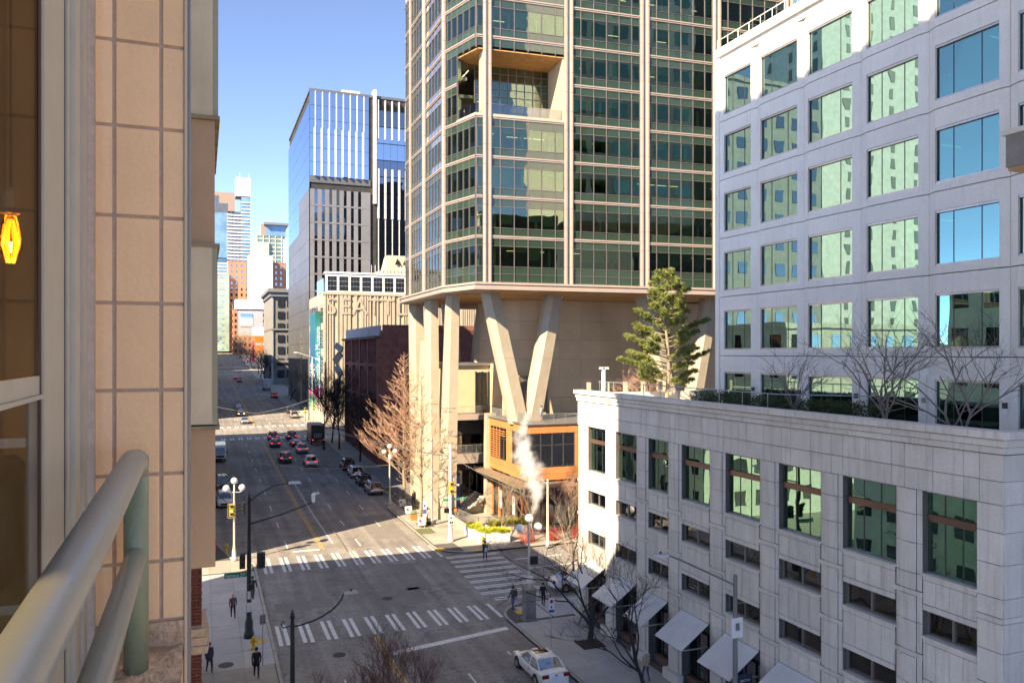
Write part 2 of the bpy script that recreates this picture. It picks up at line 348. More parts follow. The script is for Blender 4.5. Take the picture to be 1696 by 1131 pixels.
for (x,y) in ((22.7,84.2),(22.0,81.3)): tag(wb(x-.8,x+.8,y-1.3,y+1.3,.02,.150,'moss_patch',M('moss',(.12,.13,.06),.95,var=.4,sc=3)), kind='structure')

# ------------------------------------------------------------------ the glass tower on V columns
TZ = [30.9+4.1*k for k in range(0,9)]
tower = thing('glass_tower', 'tall green glass office tower with beige piers raised on V-shaped concrete columns', 'building')
FF = Fr(26.0, 76.6, math.atan2(-2.0, 27.3)); FC = Fr(24.4, 82.3, math.atan2(-5.7, 1.6)); FL = Fr(24.4, 98.7, R(-90))
faces = [ (FC, [(0.2,5.88,5)], 'c'), (FF, [(0.04,.70,1)], 'k'),
          (FL, [(-1.2,1.5,3),(1.8,7.85,5),(8.6,16.25,6)], 'l'),
          (FF, [(1.65,9.6,6),(10.6,18.4,6),(19.55,27.4,6),(28.45,36.9,6)], 'f') ]
cnt = dict(window=0, spandrel_panel=0)
def pane(nm, m, fr, u0, u1, z0, z1):
    cnt[nm] += 1
    if cnt[nm] <= 300: pc(nm, m, fr, u0, u1, -.03, 0, z0, z1, tower)
    else: rest[nm].box(u0, u1, -.03, 0, z0, z1, lambda u,v,z: fr.P(u,v,z))
rest = dict(window=MB(), spandrel_panel=MB())
LOG = (TZ[3], TZ[5]-1.2)
blinds = MB(); lamps = MB(); cols_ = MB()
mul_b = MB(); band_b = MB()
for fr, bays, kind in faces:
    T = lambda u,v,z,fr=fr: fr.P(u,v,z)
    for bi, (u0,u1,n) in enumerate(bays):
        if n == 1: us = [u0,u1]
        elif kind == 'f':
            w = (u1-u0)/(n-.75); us = [u0, u0+w*.6]; 
            for k in range(n-2): us.append(us[-1]+w)
            us.append(u1)
        else: us = [u0+(u1-u0)*k/n for k in range(n+1)]
        for k in range(-1, 8):
            loggia = (k in (3,4)) and ((kind == 'f' and bi == 0) or kind in 'ck')
            if k == -1: rows = [('spandrel_panel',26.25,27.08),('spandrel_panel',27.14,27.84),('window',27.9,29.95),('spandrel_panel',30.0,30.68)]
            else:
                z = TZ[k]; rows = [('spandrel_panel',z+.2,z+.92),('window',z+.98,z+3.1),('spandrel_panel',z+3.15,z+3.88)]
            for a in range(len(us)-1):
                ua, ub = us[a]+.035, us[a+1]-.035
                if loggia and not (kind == 'c' and a < 2): 
                    if k == 4: pane('spandrel_panel', glass_s, fr, ua, ub, TZ[5]-.95, TZ[5]-.22)
                    continue
                for nm, z0, z1 in rows:
                    pane(nm, glass_t if nm == 'window' else glass_s, fr, ua, ub, z0, z1)
                    if nm == 'window' and n > 1:
                        q = rnd.random()
                        blinds.mat(blind)
                        h = rnd.choice([0,0,.5,.9,1.3,1.7,2.0]) if q > .3 else 0
                        if h: blinds.box(ua+.05, ub-.05, -.32, -.30, z1-h, z1, T)
                        if rnd.random() < .22: cols_.mat(M('white_interior_column',(.6,.62,.45),.8)); cols_.box(ub-.35, ub-.12, -1.3, -1.0, z0, z1, T)
                        if rnd.random() < .25: lamps.box(ua+.1, ub-.1, -3.2, -3.1, z1-.04, z1, T)
                        if rnd.random() < .3: blinds.mat(M('desk_clutter',(.3,.28,.24),.8,var=.4,sc=3)); blinds.box(ua+.1, ub-.3, -1.4, -.9, z0-.2, z0+rnd.uniform(.1,.6), T)
            if loggia:
                pass
            for z0,z1 in ((rows[-1][2], rows[-1][2]),): pass
            # transoms and bands
            segs = [(u0,u1)]
            if kind == 'c' and loggia: segs = [(u0, us[2])]
            for s0,s1 in segs:
                if loggia and kind != 'c': 
                    continue
                for nm,z0,z1 in rows: mul_b.box(s0, s1, -.05, .05, z1-.0, z1+.055, T)
            if k >= 0 and not (k == 4 and loggia and kind != 'c'):
                z = TZ[k]
                for d,(a0,a1) in enumerate(((-.15,-.07),(.0,.12))):
                    s1_ = us[2] if (k == 4 and loggia) else u1
                    band_b.box(u0-.05, s1_, -.06, .16 if d else .10, z+a0, z+a1, T)
                mul_b.box(u0-.05, s1_, -.08, .03, z-.22, z+.2, T)
        # mullions
        for a,u in enumerate(us):
            spans = [(26.2, LOG[0]), (LOG[1], 63.8)] if ((kind == 'f' and bi == 0) or (kind == 'c' and a > 2) or kind == 'k') else [(26.2, 63.8)]
            for z0,z1 in spans: pc('mullion', mull, fr, u-.035, u+.035, -.08, .085, z0, z1, tower)
for nm in rest:
    if rest[nm].f: tag(rest[nm].build(nm, glass_t if nm == 'window' else glass_s, tower), kind='stuff')
mul_b.build('transom', mull, tower); tag(band_b.build('floor_band', beige, tower), kind='stuff')
tag(blinds.build('blind', blind, tower), kind='stuff'); lamps.build('ceiling_lamp', ceil_l, tower); cols_.build('interior_column', None, tower)
# piers of two ribs
def pier(fr, u, w, z0=26.0, z1=63.8):
    b = MB(); T = lambda a,v,z: fr.P(a,v,z)
    r = w*.36
    for c in (u-w/2+r/2, u+w/2-r/2):
        pts = [(-r/2,-.2),(-r/2,.2),(-r/4,.32),(r/4,.32),(r/2,.2),(r/2,-.2)]
        z = z0
        while z < z1-.1:
            zz = min(z+2.05, z1); b.hexa([T(c+a,v,z) for a,v in pts], [T(c+a,v,zz-.03) for a,v in pts]); z = zz
    b.box(u-w/2+.02, u+w/2-.02, -.2, .06, z0, z1, T)
    b.build('pier', beige, tower)
for u in (1.17,): pier(FF, u, .86)
for u,w in ((10.1,.98),(18.98,1.08),(27.93,1.0),(37.5,1.0)): pier(FF, u, w)
for u,w in ((1.65,.32),(8.22,.6),(16.35,.45)): pier(FL, u, w)
# belt below the glass, soffit
outl = [(25.4,103.5),(24.25,101.4),(24.2,82.3),(25.9,76.35),(53.5,74.35),(64,73.6),(64,84),(64,112),(34,112)]
def off(o, pts): 
    c = Vector((44,94)); return [tuple(Vector(p)+(Vector(p)-c).normalized()*o) for p in pts]
for z0,z1,o in ((25.98,26.2,.30),(25.72,25.94,.16),(25.45,25.7,.34)):
    b = MB(); b.prism(off(o, outl)[::-1], z0, z1); b.build('belt', beige, tower)
b = MB(); b.prism(off(-.3, outl)[::-1], 26.1, 26.3); b.build('floor_slab', interior, tower)
for i in range(26):
    y = 76.5+i*1.0
    x0 = 26.4 if y > 82 else 28.2
    wb(x0, 58, y+.02, y+.98, 25.38, 25.44, 'soffit_board', wood, tower)
for k in range(8):
    b = MB(); b.prism((off(-.35, outl) if k != 4 else [(25.7,103),(24.6,101),(24.6,83.4),(36.0,82.2),(36.2,76.2),(53.2,74.9),(63.5,74),(63.5,111),(34,111)])[::-1], TZ[k]-.25, TZ[k]+.1); b.build('floor_slab', M('slab_underside',(.30,.28,.24),.9), tower)
b = MB(); b.prism(off(-.3, outl)[::-1], 63.7, 64.3); b.build('roof', interior, tower)
b = MB(); b.box(36,58,88,104,12,63); b.box(31.5,36,88,92,26.2,63); b.box(30.5,58,103,110,26.2,63.6); b.box(63,63.8,74,110,26.2,63.6); b.build('core', interior, tower)
# sky terrace cut into the corner
T = lambda u,v,z: FF.P(u,v,z)
b = MB(); b.prism([(26.6,80.4),(27.3,78.2),(35.0,77.4),(35.2,82.3),(27.2,82.9)][::-1], LOG[1]-.05, LOG[1]+.05)
b.prism([FF.P(.2,.0,0)[:2],FF.P(9.6,0,0)[:2],FF.P(9.8,-5,0)[:2],FF.P(1.6,-5.5,0)[:2],FC.P(2.4,-.1,0)[:2]][::1], LOG[1]-.12, LOG[1]-.02); b.build('terrace_soffit', wood, tower)
b = MB(); b.prism([FF.P(-.1,.1,0)[:2],FF.P(9.6,.1,0)[:2],FF.P(9.8,-5,0)[:2],FF.P(1.6,-5.5,0)[:2],FC.P(2.3,.05,0)[:2]][::1], LOG[0]+.05, LOG[0]+.32); b.build('terrace_floor', beige_c, tower)
pc('terrace_wall', beige_w, FF, 9.45, 9.75, -4.8, -.1, LOG[0]+.2, LOG[1], tower)
pc('terrace_wall', beige_c, FF, .72, 1.6, -1.6, -.2, LOG[0]+.2, LOG[1], tower)
for i in range(9):
    u = 1.0+i*.95
    for zz in range(4): pc('terrace_window', glass_t, FF, u+.03, u+.92, -4.6, -4.55, LOG[0]+.35+zz*1.65, LOG[0]+.35+zz*1.65+1.6, tower)
    pc('mullion', mull, FF, u-.03, u+.03, -4.65, -4.45, LOG[0], LOG[1], tower)
for zz in range(9): pc('transom', mull, FF, 1, 9.6, -4.62, -4.48, LOG[0]+.35+zz*.82, LOG[0]+.40+zz*.82, tower)
for i in range(6): pc('glass_rail', glass_n, FF, 1.7+i*1.3, 2.96+i*1.3, -.12, -.1, LOG[0]+.35, LOG[0]+1.4, tower)
for i in range(3): pc('glass_rail', glass_n, FC, 2.5+i*1.1, 3.5+i*1.1, -.12, -.1, LOG[0]+.35, LOG[0]+1.4, tower)
# V columns
def limb(a, b_, wa, wb_, name='column_arm', da=1.3, db=1.6):
    """six sided leaning concrete arm from foot a to head b_ (world points)"""
    m = MB(); A, B = Vector(a), Vector(b_)
    def ring(c, w, d): return [(c.x-w/2,c.y-d*.15,c.z),(c.x-w*.18,c.y-d/2,c.z),(c.x+w/2,c.y-d*.36,c.z),(c.x+w/2,c.y+d/2,c.z),(c.x-w/2,c.y+d/2,c.z)]
    segs = 2
    for i in range(segs):
        t0, t1 = i/segs, (i+1)/segs
        p, q = A.lerp(B,t0), A.lerp(B,t1-.002)
        m.hexa(ring(p, wa+(wb_-wa)*t0, da+(db-da)*t0), ring(q, wa+(wb_-wa)*t1, da+(db-da)*t1))
    return m.build(name, beige_c, tower)
limb((31.9,79.6,11.3),(28.7,79.9,25.5),2.0,1.7); limb((33.3,79.6,11.3),(36.2,79.8,25.5),2.0,1.7)
limb((51.2,78.6,10),(46.9,78.7,25.5),1.9,1.6); limb((52.8,78.6,10),(55.8,78.5,25.5),1.9,1.7)
limb((32.6,98,10),(34.0,97,25.5),1.6,1.4); limb((31.2,98.6,12),(29.5,98.4,25.5),1.6,1.4)
def limbY(a, b_, wa, wb_, da=2.0, db=1.5):
    m = MB(); A, B = Vector(a), Vector(b_)
    def ring(c, w, d): return [(c.x-d/2,c.y-w*.3,c.z),(c.x-d*.1,c.y-w/2,c.z),(c.x+d/2,c.y-w/2,c.z),(c.x+d/2,c.y+w/2,c.z),(c.x-d*.3,c.y+w/2,c.z)]
    for t0,t1 in ((0,.5),(.5,1)):
        p, q = A.lerp(B,t0), A.lerp(B,t1-.002); m.hexa(ring(p, wa+(wb_-wa)*t0, da+(db-da)*t0), ring(q, wa+(wb_-wa)*t1, da+(db-da)*t1))
    m.build('column_arm', beige_c, tower)
limbY((25.8,87.2,0),(26.0,85.3,25.5),2.2,1.5); limbY((25.9,94.2,0),(26.0,94.2,25.5),3.0,2.0); limbY((25.4,97.0,0),(25.9,95.8,20.5),2.4,1.3)
limbY((26.6,103,0),(26.6,104.2,25.5),2.4,2.4,2.0,1.8)
# podium walls below
pod = thing('podium', 'beige stone podium with large curved wall below the glass tower', 'building')
n = 11; th = [R(118+ (180-118)*i/5) for i in range(6)]
cx_, cy_ = 40.5, 90.0
wall_pts = [(33.2,97.0),(33.2,91.2),(33.9,89.2),(35.4,88.0),(37.5,87.6)]+[(37.5+2.9*i,87.6) for i in range(1,6)]
for i in range(len(wall_pts)-1):
    (xa,ya),(xb,yb) = wall_pts[i], wall_pts[i+1]; L = math.hypot(xb-xa,yb-ya); f = Fr(xa,ya,math.atan2(yb-ya,xb-xa))
    zs = [11.3,13.6,15.9,18.2,20.5,22.8,25.36]
    for j in range(6): pc('wall_panel', beige_w, f, .01, L-.01, -.5, 0, zs[j]+.012, zs[j+1]-.012, pod)
b = MB(); b.prism([(33.5,97),(33.5,91.3),(35.6,88.4),(52,87.9),(52,100),(34,100)][::-1], 11.2, 25.3); b.build('backing', joint, pod)
wb(53.2,66,86.5,100,10,25.3,'wall_panel',beige_w,pod)
# lower block at back, with shop front
for (x0,x1,y0,y1,z0,z1,m_,nm) in ((28.6,33.1,92.6,100,11.6,17.4,beige_w,'wall_panel'),(28.0,35.5,92.2,101,17.42,17.75,grmetal,'roof_edge'),
    (27.4,33.8,90.6,97,10.9,11.5,beige,'terrace_edge'),(28.2,33.5,91.2,98,5.6,6.7,beige,'terrace_edge'),(28.4,34,92.4,92.9,9.0,10.9,interior_d,'wall_panel'),
    (28.2,28.5,92,98,.14,10.9,dkmetal,'corner_post'),(28.2,34,97.6,98,.14,10.9,interior_d,'back_wall'),(33.4,34,88,97,.14,11.2,beige_c,'side_wall')):
    wb(x0,x1,y0,y1,z0,z1,nm,m_,pod)
for i in range(3): wb(33.4+i*1.4, 34.7+i*1.4, 87.3, 87.4, 11.6, 16.2, 'window', glass_n, pod)
wb(31.4,33.0,92.50,92.58,11.6,16.6,'window',glass_n,pod); wb(36.6,38.6,87.42,87.5,12,16.4,'window',glass_n,pod)
for x in (31.35,32.2,33.05,36.55,37.6,38.65): wb(x-.05,x+.05,92.4 if x<34 else 87.3,92.62 if x<34 else 87.52,11.6,16.7,'mullion',black,pod)
for i in range(5): wb(28.6+i*.95, 29.5+i*.95, 92.3, 92.36, .3, 4.6, 'window', glass_n, pod)
for i in range(6): wb(28.52+i*.95, 28.6+i*.95, 92.2, 92.4, .14, 5.6, 'mullion', black, pod)
for i in range(4): wb(28.7+i*1.1, 29.7+i*1.1, 92.3, 92.36, 6.8, 8.9, 'window', glass_n, pod)
wb(28.3,33.6,92.1,92.35,4.6,5.5,'sign_band',black,pod)
text('sign_lettering','The Shop',white,(30.9,92.0,5.0),(R(90),0,0),.55,pod)
wb(32.2,33.2,92.02,92.1,4.78,5.22,'sign_plate',white,pod)
# terrace rails
def railing(name, label, pts, h=1.05, z=0., m=galv, group=None, gap=.13):
    t = thing(name, label, 'railing', (pts[0][0],pts[0][1],z), group=group)
    ox, oy = pts[0]
    top = MB(); bal = MB()
    for (xa,ya),(xb,yb) in zip(pts, pts[1:]):
        for zz in (h, .08): top.tube([(xa-ox,ya-oy,zz),(xb-ox,yb-oy,zz)], .028 if zz == h else .02, 6)
        L = math.hypot(xb-xa,yb-ya); n = int(L/gap)
        for k in range(n+1):
            q = k/n; x, y = xa+(xb-xa)*q-ox, ya+(yb-ya)*q-oy; r = .022 if k % 10 == 0 else .010
            bal.box(x-r,x+r,y-r,y+r,0,h)
    top.build('rail', m, t); tag(bal.build('baluster', m, t), kind='stuff'); return t
railing('metal_railing','slatted steel railing on the roof of the orange pavilion, bending at its corner',[(31.3,86.5),(31.7,75.8),(45,75.4)],1.05,11.55)
railing('metal_railing','steel railing along the terrace in front of the glass doors',[(27.6,90.7),(33.5,90.7)],1.05,11.5)
railing('metal_railing','steel railing on the lower balcony over the shop front',[(28.4,91.4),(33.2,91.4)],1.1,6.7)
railing('metal_railing','grey slatted railing beside the stone stairs by the planters',[(26.3,87.4),(27.3,79.6),(31.0,79.2)],1.0,.5)
# pavilion
pav = thing('orange_pavilion', 'two-storey pavilion clad in orange panels with dark framed corner windows and flat canopy', 'building')
PW = Fr(31.2, 87.2, R(-90)); PS = Fr(31.5, 75.6, 0)
def pav_face(fr, L, wins, corner=0):
    zs = [5.7,6.4,7.1,10.5,10.95,11.5]
    for a,b in ((5.7,6.35),(6.37,7.0)): 
        k = 0
        while k*2.2 < L: pc('cladding_panel', terra, fr, k*2.2+.01, min(L,(k+1)*2.2)-.01, -.3, 0, a, b, pav); k += 1
    k = 0
    while k*2.2 < L: pc('cladding_panel', terra, fr, k*2.2+.01, min(L,(k+1)*2.2)-.01, -.3, 0, 10.6, 11.5, pav); k += 1
    edges = [0]+[q for w in wins for q in w[:2]]+[L]
    for a,b in zip(edges[::2], edges[1::2]):
        if b-a > .05:
            for j in range(6): pc('cladding_panel', terra, fr, a+.01, b-.01, -.3, 0, 7.02+j*.595, 7.02+(j+1)*.595-.015, pav)
    for (a,b,n) in wins:
        w = (b-a)/n
        for k in range(n):
            pc('window', glass_n, fr, a+k*w+.05, a+(k+1)*w-.05, -.2, -.17, 7.1, 9.3, pav); pc('window', glass_n, fr, a+k*w+.05, a+(k+1)*w-.05, -.2, -.17, 9.4, 10.5, pav)
        for k in range(n+1): pc('mullion', dkmetal, fr, a+k*w-.05, a+k*w+.05, -.25, -.05, 7.02, 10.58, pav)
        for z in (7.02,9.3,10.5): pc('transom', dkmetal, fr, a, b, -.24, -.08, z, z+.09, pav)
pav_face(PW, 11.3, [(.5,5.6,5),(7.3,11.3,3)]); pav_face(PS, 14, [(0,5.2,4),(7.4,13,4)])
for j in range(13):
    pc('sun_slat', terra, PW, .55, 3.6 if j < 10 else 5.5, .05, .12, 7.2+j*.25, 7.28+j*.25, pav)
for u in (.6,1.6,2.6,3.6): pc('slat_post', terra, PW, u-.04, u+.04, .0, .06, 7.1, 10.5, pav)
wb(31.6,45.4,75.9,87,6.0,6.5,'floor_slab',interior,pav); wb(31.0,45.5,75.4,87.3,11.5,11.62,'roof',grmetal,pav); wb(35,45,80,87,0,11.4,'inner_wall',interior,pav)
b = MB(); b.prism([(29.6,88.5),(29.7,73.9),(36,73.7),(36,75.8),(31.4,75.8),(31.1,88.5)], 5.25, 5.5); b.build('canopy', M('canopy_brown',(.22,.17,.12),.6), pav)
for i in range(10): wb(29.62,29.72,74.5+i*1.45,74.62+i*1.45,5.1,5.26,'canopy_bracket',black,pav)
pc('stair_tower', beige_c, PW, -.9, .1, -.8, .35, .1, 11.9, pav)
for i in range(10):
    f = PW; pc('shop_window', glass_n, f, .3+i*1.08, 1.3+i*1.08, -.6, -.55, 3.9, 5.2, pav)
    pc('folding_door', M('red_brown_frame',(.30,.10,.05),.6) if i > 3 else dkmetal, f, .25+i*1.08, .36+i*1.08, -.62, -.45, .3, 3.8, pav)
    pc('door_glass', glass_n, f, .4+i*1.08, 1.3+i*1.08, -.6, -.56, .4, 3.75, pav)
    pc('mullion', dkmetal, f, .25+i*1.08, .33+i*1.08, -.62, -.45, 3.8, 5.25, pav)
pc('transom', dkmetal, PW, .2, 11.2, -.64, -.42, 3.75, 3.9, pav)
for (a,b) in ((0,.35),(2.2,2.6)): pc('cladding_panel', terra, PW, a, b, -.5, -.3, .2, 5.3, pav)
for i in range(8): pc('shop_window', glass_n, PS, .1+i*1.5, 1.5+i*1.5, -.6, -.55, .4, 5.2, pav); pc('mullion', dkmetal, PS, .0+i*1.5, .1+i*1.5, -.65, -.45, .2, 5.25, pav)
pc('cladding_panel', terra, PS, 5.6, 6.6, -.5, -.3, .2, 5.3, pav)
for u in (4.1,8.1): 
    pc('menu_board', M('pale_blue_board',(.45,.52,.58),.4), PW, u-.35, u+.35, .05, .12, 1.6, 3.6, pav)
# stairs and planters
st = thing('stone_stairs', 'pale stone stairs climbing between the shop front and the orange pavilion', 'stairs')
for i in range(12): wb(27.6+i*.3, 31.2, 88.4, 92.0, .1+i*.16, .27+i*.16, 'step', stone, st)
rk = MB()
for i in range(60):
    t = rnd.random(); x = 27.4+3.4*t; y = 87.2+rnd.random()*1.2; s_ = rnd.uniform(.12,.3); z = .3+1.7*t+rnd.uniform(-.1,.2)
    rk.ball((x,y,z), s_, 6, (1,rnd.uniform(.7,1.3),.7))
tag(rk.build('rocks', M('pale_rock',(.42,.40,.36),.9,var=.3,sc=3)), 'heap of pale rocks beside the stone stairs', 'rocks', kind='stuff')
wp = thing('planter_wall','low pale concrete wall running up beside the slatted railing','wall'); wb(25.9,26.2,78.6,88,.1,.75,'wall_panel',curbm,wp); wb(26.2,27.2,79.2,88,.1,.55,'soil_bed',M('soil',(.07,.05,.035),.95),wp)
pterr = thing('planting_terrace','raised bed of dry shrubs in front of the orange pavilion','planter'); wb(27.6,33,76.3,78.9,.1,1.0,'box',curbm,pterr); wb(27.7,32.9,76.4,78.8,1.0,1.04,'soil',M('soil'),pterr)

def leafball(mb, c, r, n, size, rz=.8, rg=rnd, up=.3):
    for _ in range(n):
        a = rg.uniform(0,6.283); t = math.acos(rg.uniform(-1,1)); q = r*rg.uniform(.55,1)
        p = Vector((c[0]+q*math.sin(t)*math.cos(a), c[1]+q*math.sin(t)*math.sin(a), c[2]+q*math.cos(t)*rz))
        u = Vector((rg.gauss(0,1),rg.gauss(0,1),rg.gauss(0,1))).normalized()*size; w = Vector((rg.gauss(0,1),rg.gauss(0,1),rg.gauss(0,1)+up)).normalized()*size
        mb.add([p, p+u, p+u*.6+w], [(0,1,2)])
ygrass = M('yellow_green_foliage', (.42,.45,.03), .6, var=.35, sc=4)
def spike_bush(mb, c, r, n, h, rg=rnd):
    for _ in range(n):
        a = rg.uniform(0,6.283); q = rg.uniform(0,1)**.5*r; b0 = Vector((c[0]+q*.6*math.cos(a), c[1]+q*.6*math.sin(a), c[2]))
        d = Vector((math.cos(a)*q, math.sin(a)*q, h*rg.uniform(.6,1))); s_ = Vector((-math.sin(a),math.cos(a),0))*.03
        mb.add([b0-s_, b0+s_, b0+d], [(0,1,2)])
for (x,y,w,d,lab) in ((25.9,77.0,1.3,2.3,'square white planter of yellow-green grass, nearer the railing'),(27.0,74.3,3.0,1.7,'long white planter of yellow-green grass at the street corner')):
    t = thing('planter', lab, 'planter', (x,y,.14), group='white planters with yellow-green grass')
    b = MB(); b.box(-w/2,w/2,-d/2,d/2,0,1.0); b.build('box', white, t)
    b = MB()
    for i in range(int(w*d*5)): spike_bush(b, (rnd.uniform(-w/2,w/2)*.85, rnd.uniform(-d/2,d/2)*.85, .95), .45, 60, .55)
    tag(b.build('grass', ygrass, t), kind='stuff')
b = MB()
for i in range(24): spike_bush(b, (rnd.uniform(27.9,32.6), rnd.uniform(76.6,78.7), 1.0), .5, 50, .8)
tag(b.build('shrubs', M('olive_foliage',(.20,.20,.04),.7,var=.4,sc=3)), 'olive and yellow dry shrubs in the raised bed', 'shrubs', kind='stuff')
# steam
sm = MB(); sm.box(-2.6,2.6,-2.0,2.0,0,10.5)
smm = bpy.data.materials.new('steam_volume'); smm.use_nodes = True; N = smm.node_tree.nodes; Lk = smm.node_tree.links; N.remove(N['Principled BSDF'])
pv = N.new('ShaderNodeVolumePrincipled'); pv.inputs['Color'].default_value = (.99,.99,.99,1); pv.inputs['Anisotropy'].default_value = .0
def mth(op, a, b_=None, c=None, clamp=False):
    q = N.new('ShaderNodeMath'); q.operation = op; q.use_clamp = clamp
    for i,v in enumerate((a,b_,c)):
        if v is None: continue
        if isinstance(v,(int,float)): q.inputs[i].default_value = v
        else: Lk.new(v, q.inputs[i])
    return q.outputs[0]
gg = N.new('ShaderNodeTexCoord'); sx = N.new('ShaderNodeSeparateXYZ'); Lk.new(gg.outputs['Object'], sx.inputs[0])
xo = mth('MULTIPLY', mth('SINE', mth('MULTIPLY', sx.outputs['Z'], .62)), .65)
dx_ = mth('SUBTRACT', mth('ADD', sx.outputs['X'], mth('MULTIPLY', sx.outputs['Z'], .04)), xo); d2 = mth('SQRT', mth('ADD', mth('MULTIPLY', dx_, dx_), mth('MULTIPLY', sx.outputs['Y'], sx.outputs['Y'])))
rad = mth('MAXIMUM', .05, mth('ADD', .2, mth('MULTIPLY', mth('SINE', mth('MULTIPLY', sx.outputs['Z'], .30)), 1.5)))
tn = N.new('ShaderNodeTexNoise'); tn.inputs['Scale'].default_value = 1.1; tn.inputs['Detail'].default_value = 6; tn.inputs['Roughness'].default_value = .6; Lk.new(gg.outputs['Object'], tn.inputs['Vector'])
fall = mth('SUBTRACT', 1.0, mth('DIVIDE', d2, rad))
den = mth('ADD', mth('MULTIPLY', fall, .9), mth('MULTIPLY', mth('SUBTRACT', tn.outputs[0], .56), 3.6)); den = mth('MULTIPLY', mth('MAXIMUM', mth('MULTIPLY', den, mth('GREATER_THAN', fall, 0.0)), 0.0), mth('MULTIPLY', mth('MAXIMUM', fall, 0.0), 3.2))
Lk.new(den, pv.inputs['Density']); Lk.new(pv.outputs[0], N['Material Output'].inputs['Volume'])
so_ = sm.build('steam', smm, loc=(29.6,70.6,3.0)); tag(so_, 'white steam drifting up in front of the orange pavilion', 'steam', kind='stuff')

# ------------------------------------------------------------------ granite building with awnings
gb = thing('granite_building', 'low grey granite building with green shop windows, awnings and a roof terrace', 'building')
GF = Fr(25.3, 51.6, R(-90))      # u = 51.6 - y, v outward = -x
WY = [(50.0,47.5),(46.0,43.4),(41.9,39.75),(38.3,35.7),(34.25,31.6),(30.15,27.5),(26.15,23.45),(22.15,19.9)]
WU = [(51.6-a, 51.6-b) for a,b in WY]
GL = 51.6-18.95
b = MB(); T = lambda u,v,z: GF.P(u,v,z)
# backing wall with the openings left free
hz = [(.0,.3),(3.9,5.5),(6.5,8.3),(9.3,10.65),(13.8,16.1)]
for a,c in hz: b.box(.05, GL-.05, -.5, -.05, a, c, T)
ed = [0.05]+[q for w in WU for q in w]+[GL-.05]
for a,c in zip(ed[::2], ed[1::2]): b.box(a, c, -.5, -.05, 0, 16.1, T)
b.build('backing', joint, gb)
gp = lambda u0,u1,z0,z1,v=0.: pc('granite_panel', granite, GF, u0+.013, u1-.013, v-.06, v, z0+.013, z1-.013, gb)
rowsP = [.7,2.0,3.3,4.45,5.1,5.3,6.35,7.4,7.6,8.75,9.75,9.95,10.6,11.75,12.85,13.8]
ed2 = [0]+[q for w in WU for q in w]+[GL]
for a,c in zip(ed2[::2], ed2[1::2]):
    # pier: a wide shaft with narrow reveals
    for z0,z1 in zip(rowsP, rowsP[1:]):
        if z1-z0 < .3: gp(a, c, z0, z1, .05); continue
        if c-a > 1.3:
            gp(a+.05, a+.30, z0, z1, -.02); gp(a+.30, c-.30, z0, z1, .05); gp(c-.30, c-.05, z0, z1, -.02)
        else: gp(a, c, z0, z1, .03)
    pc('plinth', granite, GF, a-.08, c+.08, -.06, .30, .14, .70, gb)
for a,c in WU:
    w = (c-a)/4
    for k in range(4): 
        gp(a+k*w, a+(k+1)*w, 6.75, 8.1); gp(a+k*w, a+(k+1)*w, 9.55, 10.45); gp(a+k*w, a+(k+1)*w, 4.45, 5.3)
    for z0,z1 in ((6.52,6.75),(8.1,8.3),(9.32,9.55),(10.45,10.63),(5.3,5.5)): gp(a, c, z0, z1, .02)
    for z in (8.3,10.65,5.5): pc('window_sill', granite, GF, a-.05, c+.05, -.35, .07, z-.03, z+.05, gb)
    # windows
    m2 = (a+c)/2
    for z0,z1 in ((5.57,6.48),(8.37,9.28)):
        for u0,u1 in ((a+.06,m2-.03),(m2+.03,c-.06)): pc('window', glass_n, GF, u0, u1, -.28, -.26, z0+.05, z1-.05, gb)
        for u in (a+.03,m2,c-.03): pc('window_frame', grmetal, GF, u-.035, u+.035, -.31, -.2, z0, z1, gb)
        for z in (z0,z1-.05): pc('window_frame', grmetal, GF, a, c, -.31, -.2, z, z+.06, gb)
    for u0,u1 in ((a+.06,a+(c-a)*.33-.02),(a+(c-a)*.33+.02,a+(c-a)*.66-.02),(a+(c-a)*.66+.02,c-.06)):
        pc('shop_window', glass_g, GF, u0, u1, -.3, -.28, 12.95, 13.72, gb); pc('shop_window', glass_g, GF, u0, u1, -.3, -.28, 10.75, 12.65, gb)
    pc('window_frame', M('bronze_transom',(.20,.12,.09),.4,metal=.5), GF, a, c, -.36, -.2, 12.66, 12.93, gb)
    for z in (10.7,13.72): pc('window_frame', grmetal, GF, a, c, -.33, -.2, z, z+.06, gb)
    for u in (a+.03, a+(c-a)*.33, a+(c-a)*.66, c-.03): pc('window_frame', dkmetal, GF, u-.02, u+.02, -.34, -.26, 10.7, 13.75, gb)
    # ground floor shop front
    for k in range(3): pc('shop_window', glass_n, GF, a+k*(c-a)/3+.04, a+(k+1)*(c-a)/3-.04, -.6, -.57, .75, 3.4, gb)
    for k in range(4): pc('mullion', dkmetal, GF, a+k*(c-a)/3-.03, a+k*(c-a)/3+.03, -.65, -.5, .3, 3.5, gb)
    pc('bulkhead', M('red_brown_stone',(.16,.09,.075),.6), GF, a, c, -.6, -.3, .14, .72, gb)
u = 0; kk = 0
while u < GL-.1:
    w = .62 if kk % 3 == 2 else 1.28; u1 = min(GL, u+w)
    gp(u, u1, 13.8, 14.6, .02); gp(u, u1, 14.6, 15.52, .02); u = u1; kk += 1
for z0,z1,v in ((15.54,15.78,.10),(15.79,16.03,.16),(16.05,16.33,.26)):
    u = -v; k = 0
    while u < GL+v-.05:
        u1 = min(GL+v, u+1.45+(.3 if k else .6*(z0 > 15.7)))
        pc('cornice_block', granite, GF, u+.008, u1-.008, -.45, v, z0+.006, z1-.006, gb); u = u1; k += 1
GS = Fr(25.3, 18.95, 0)
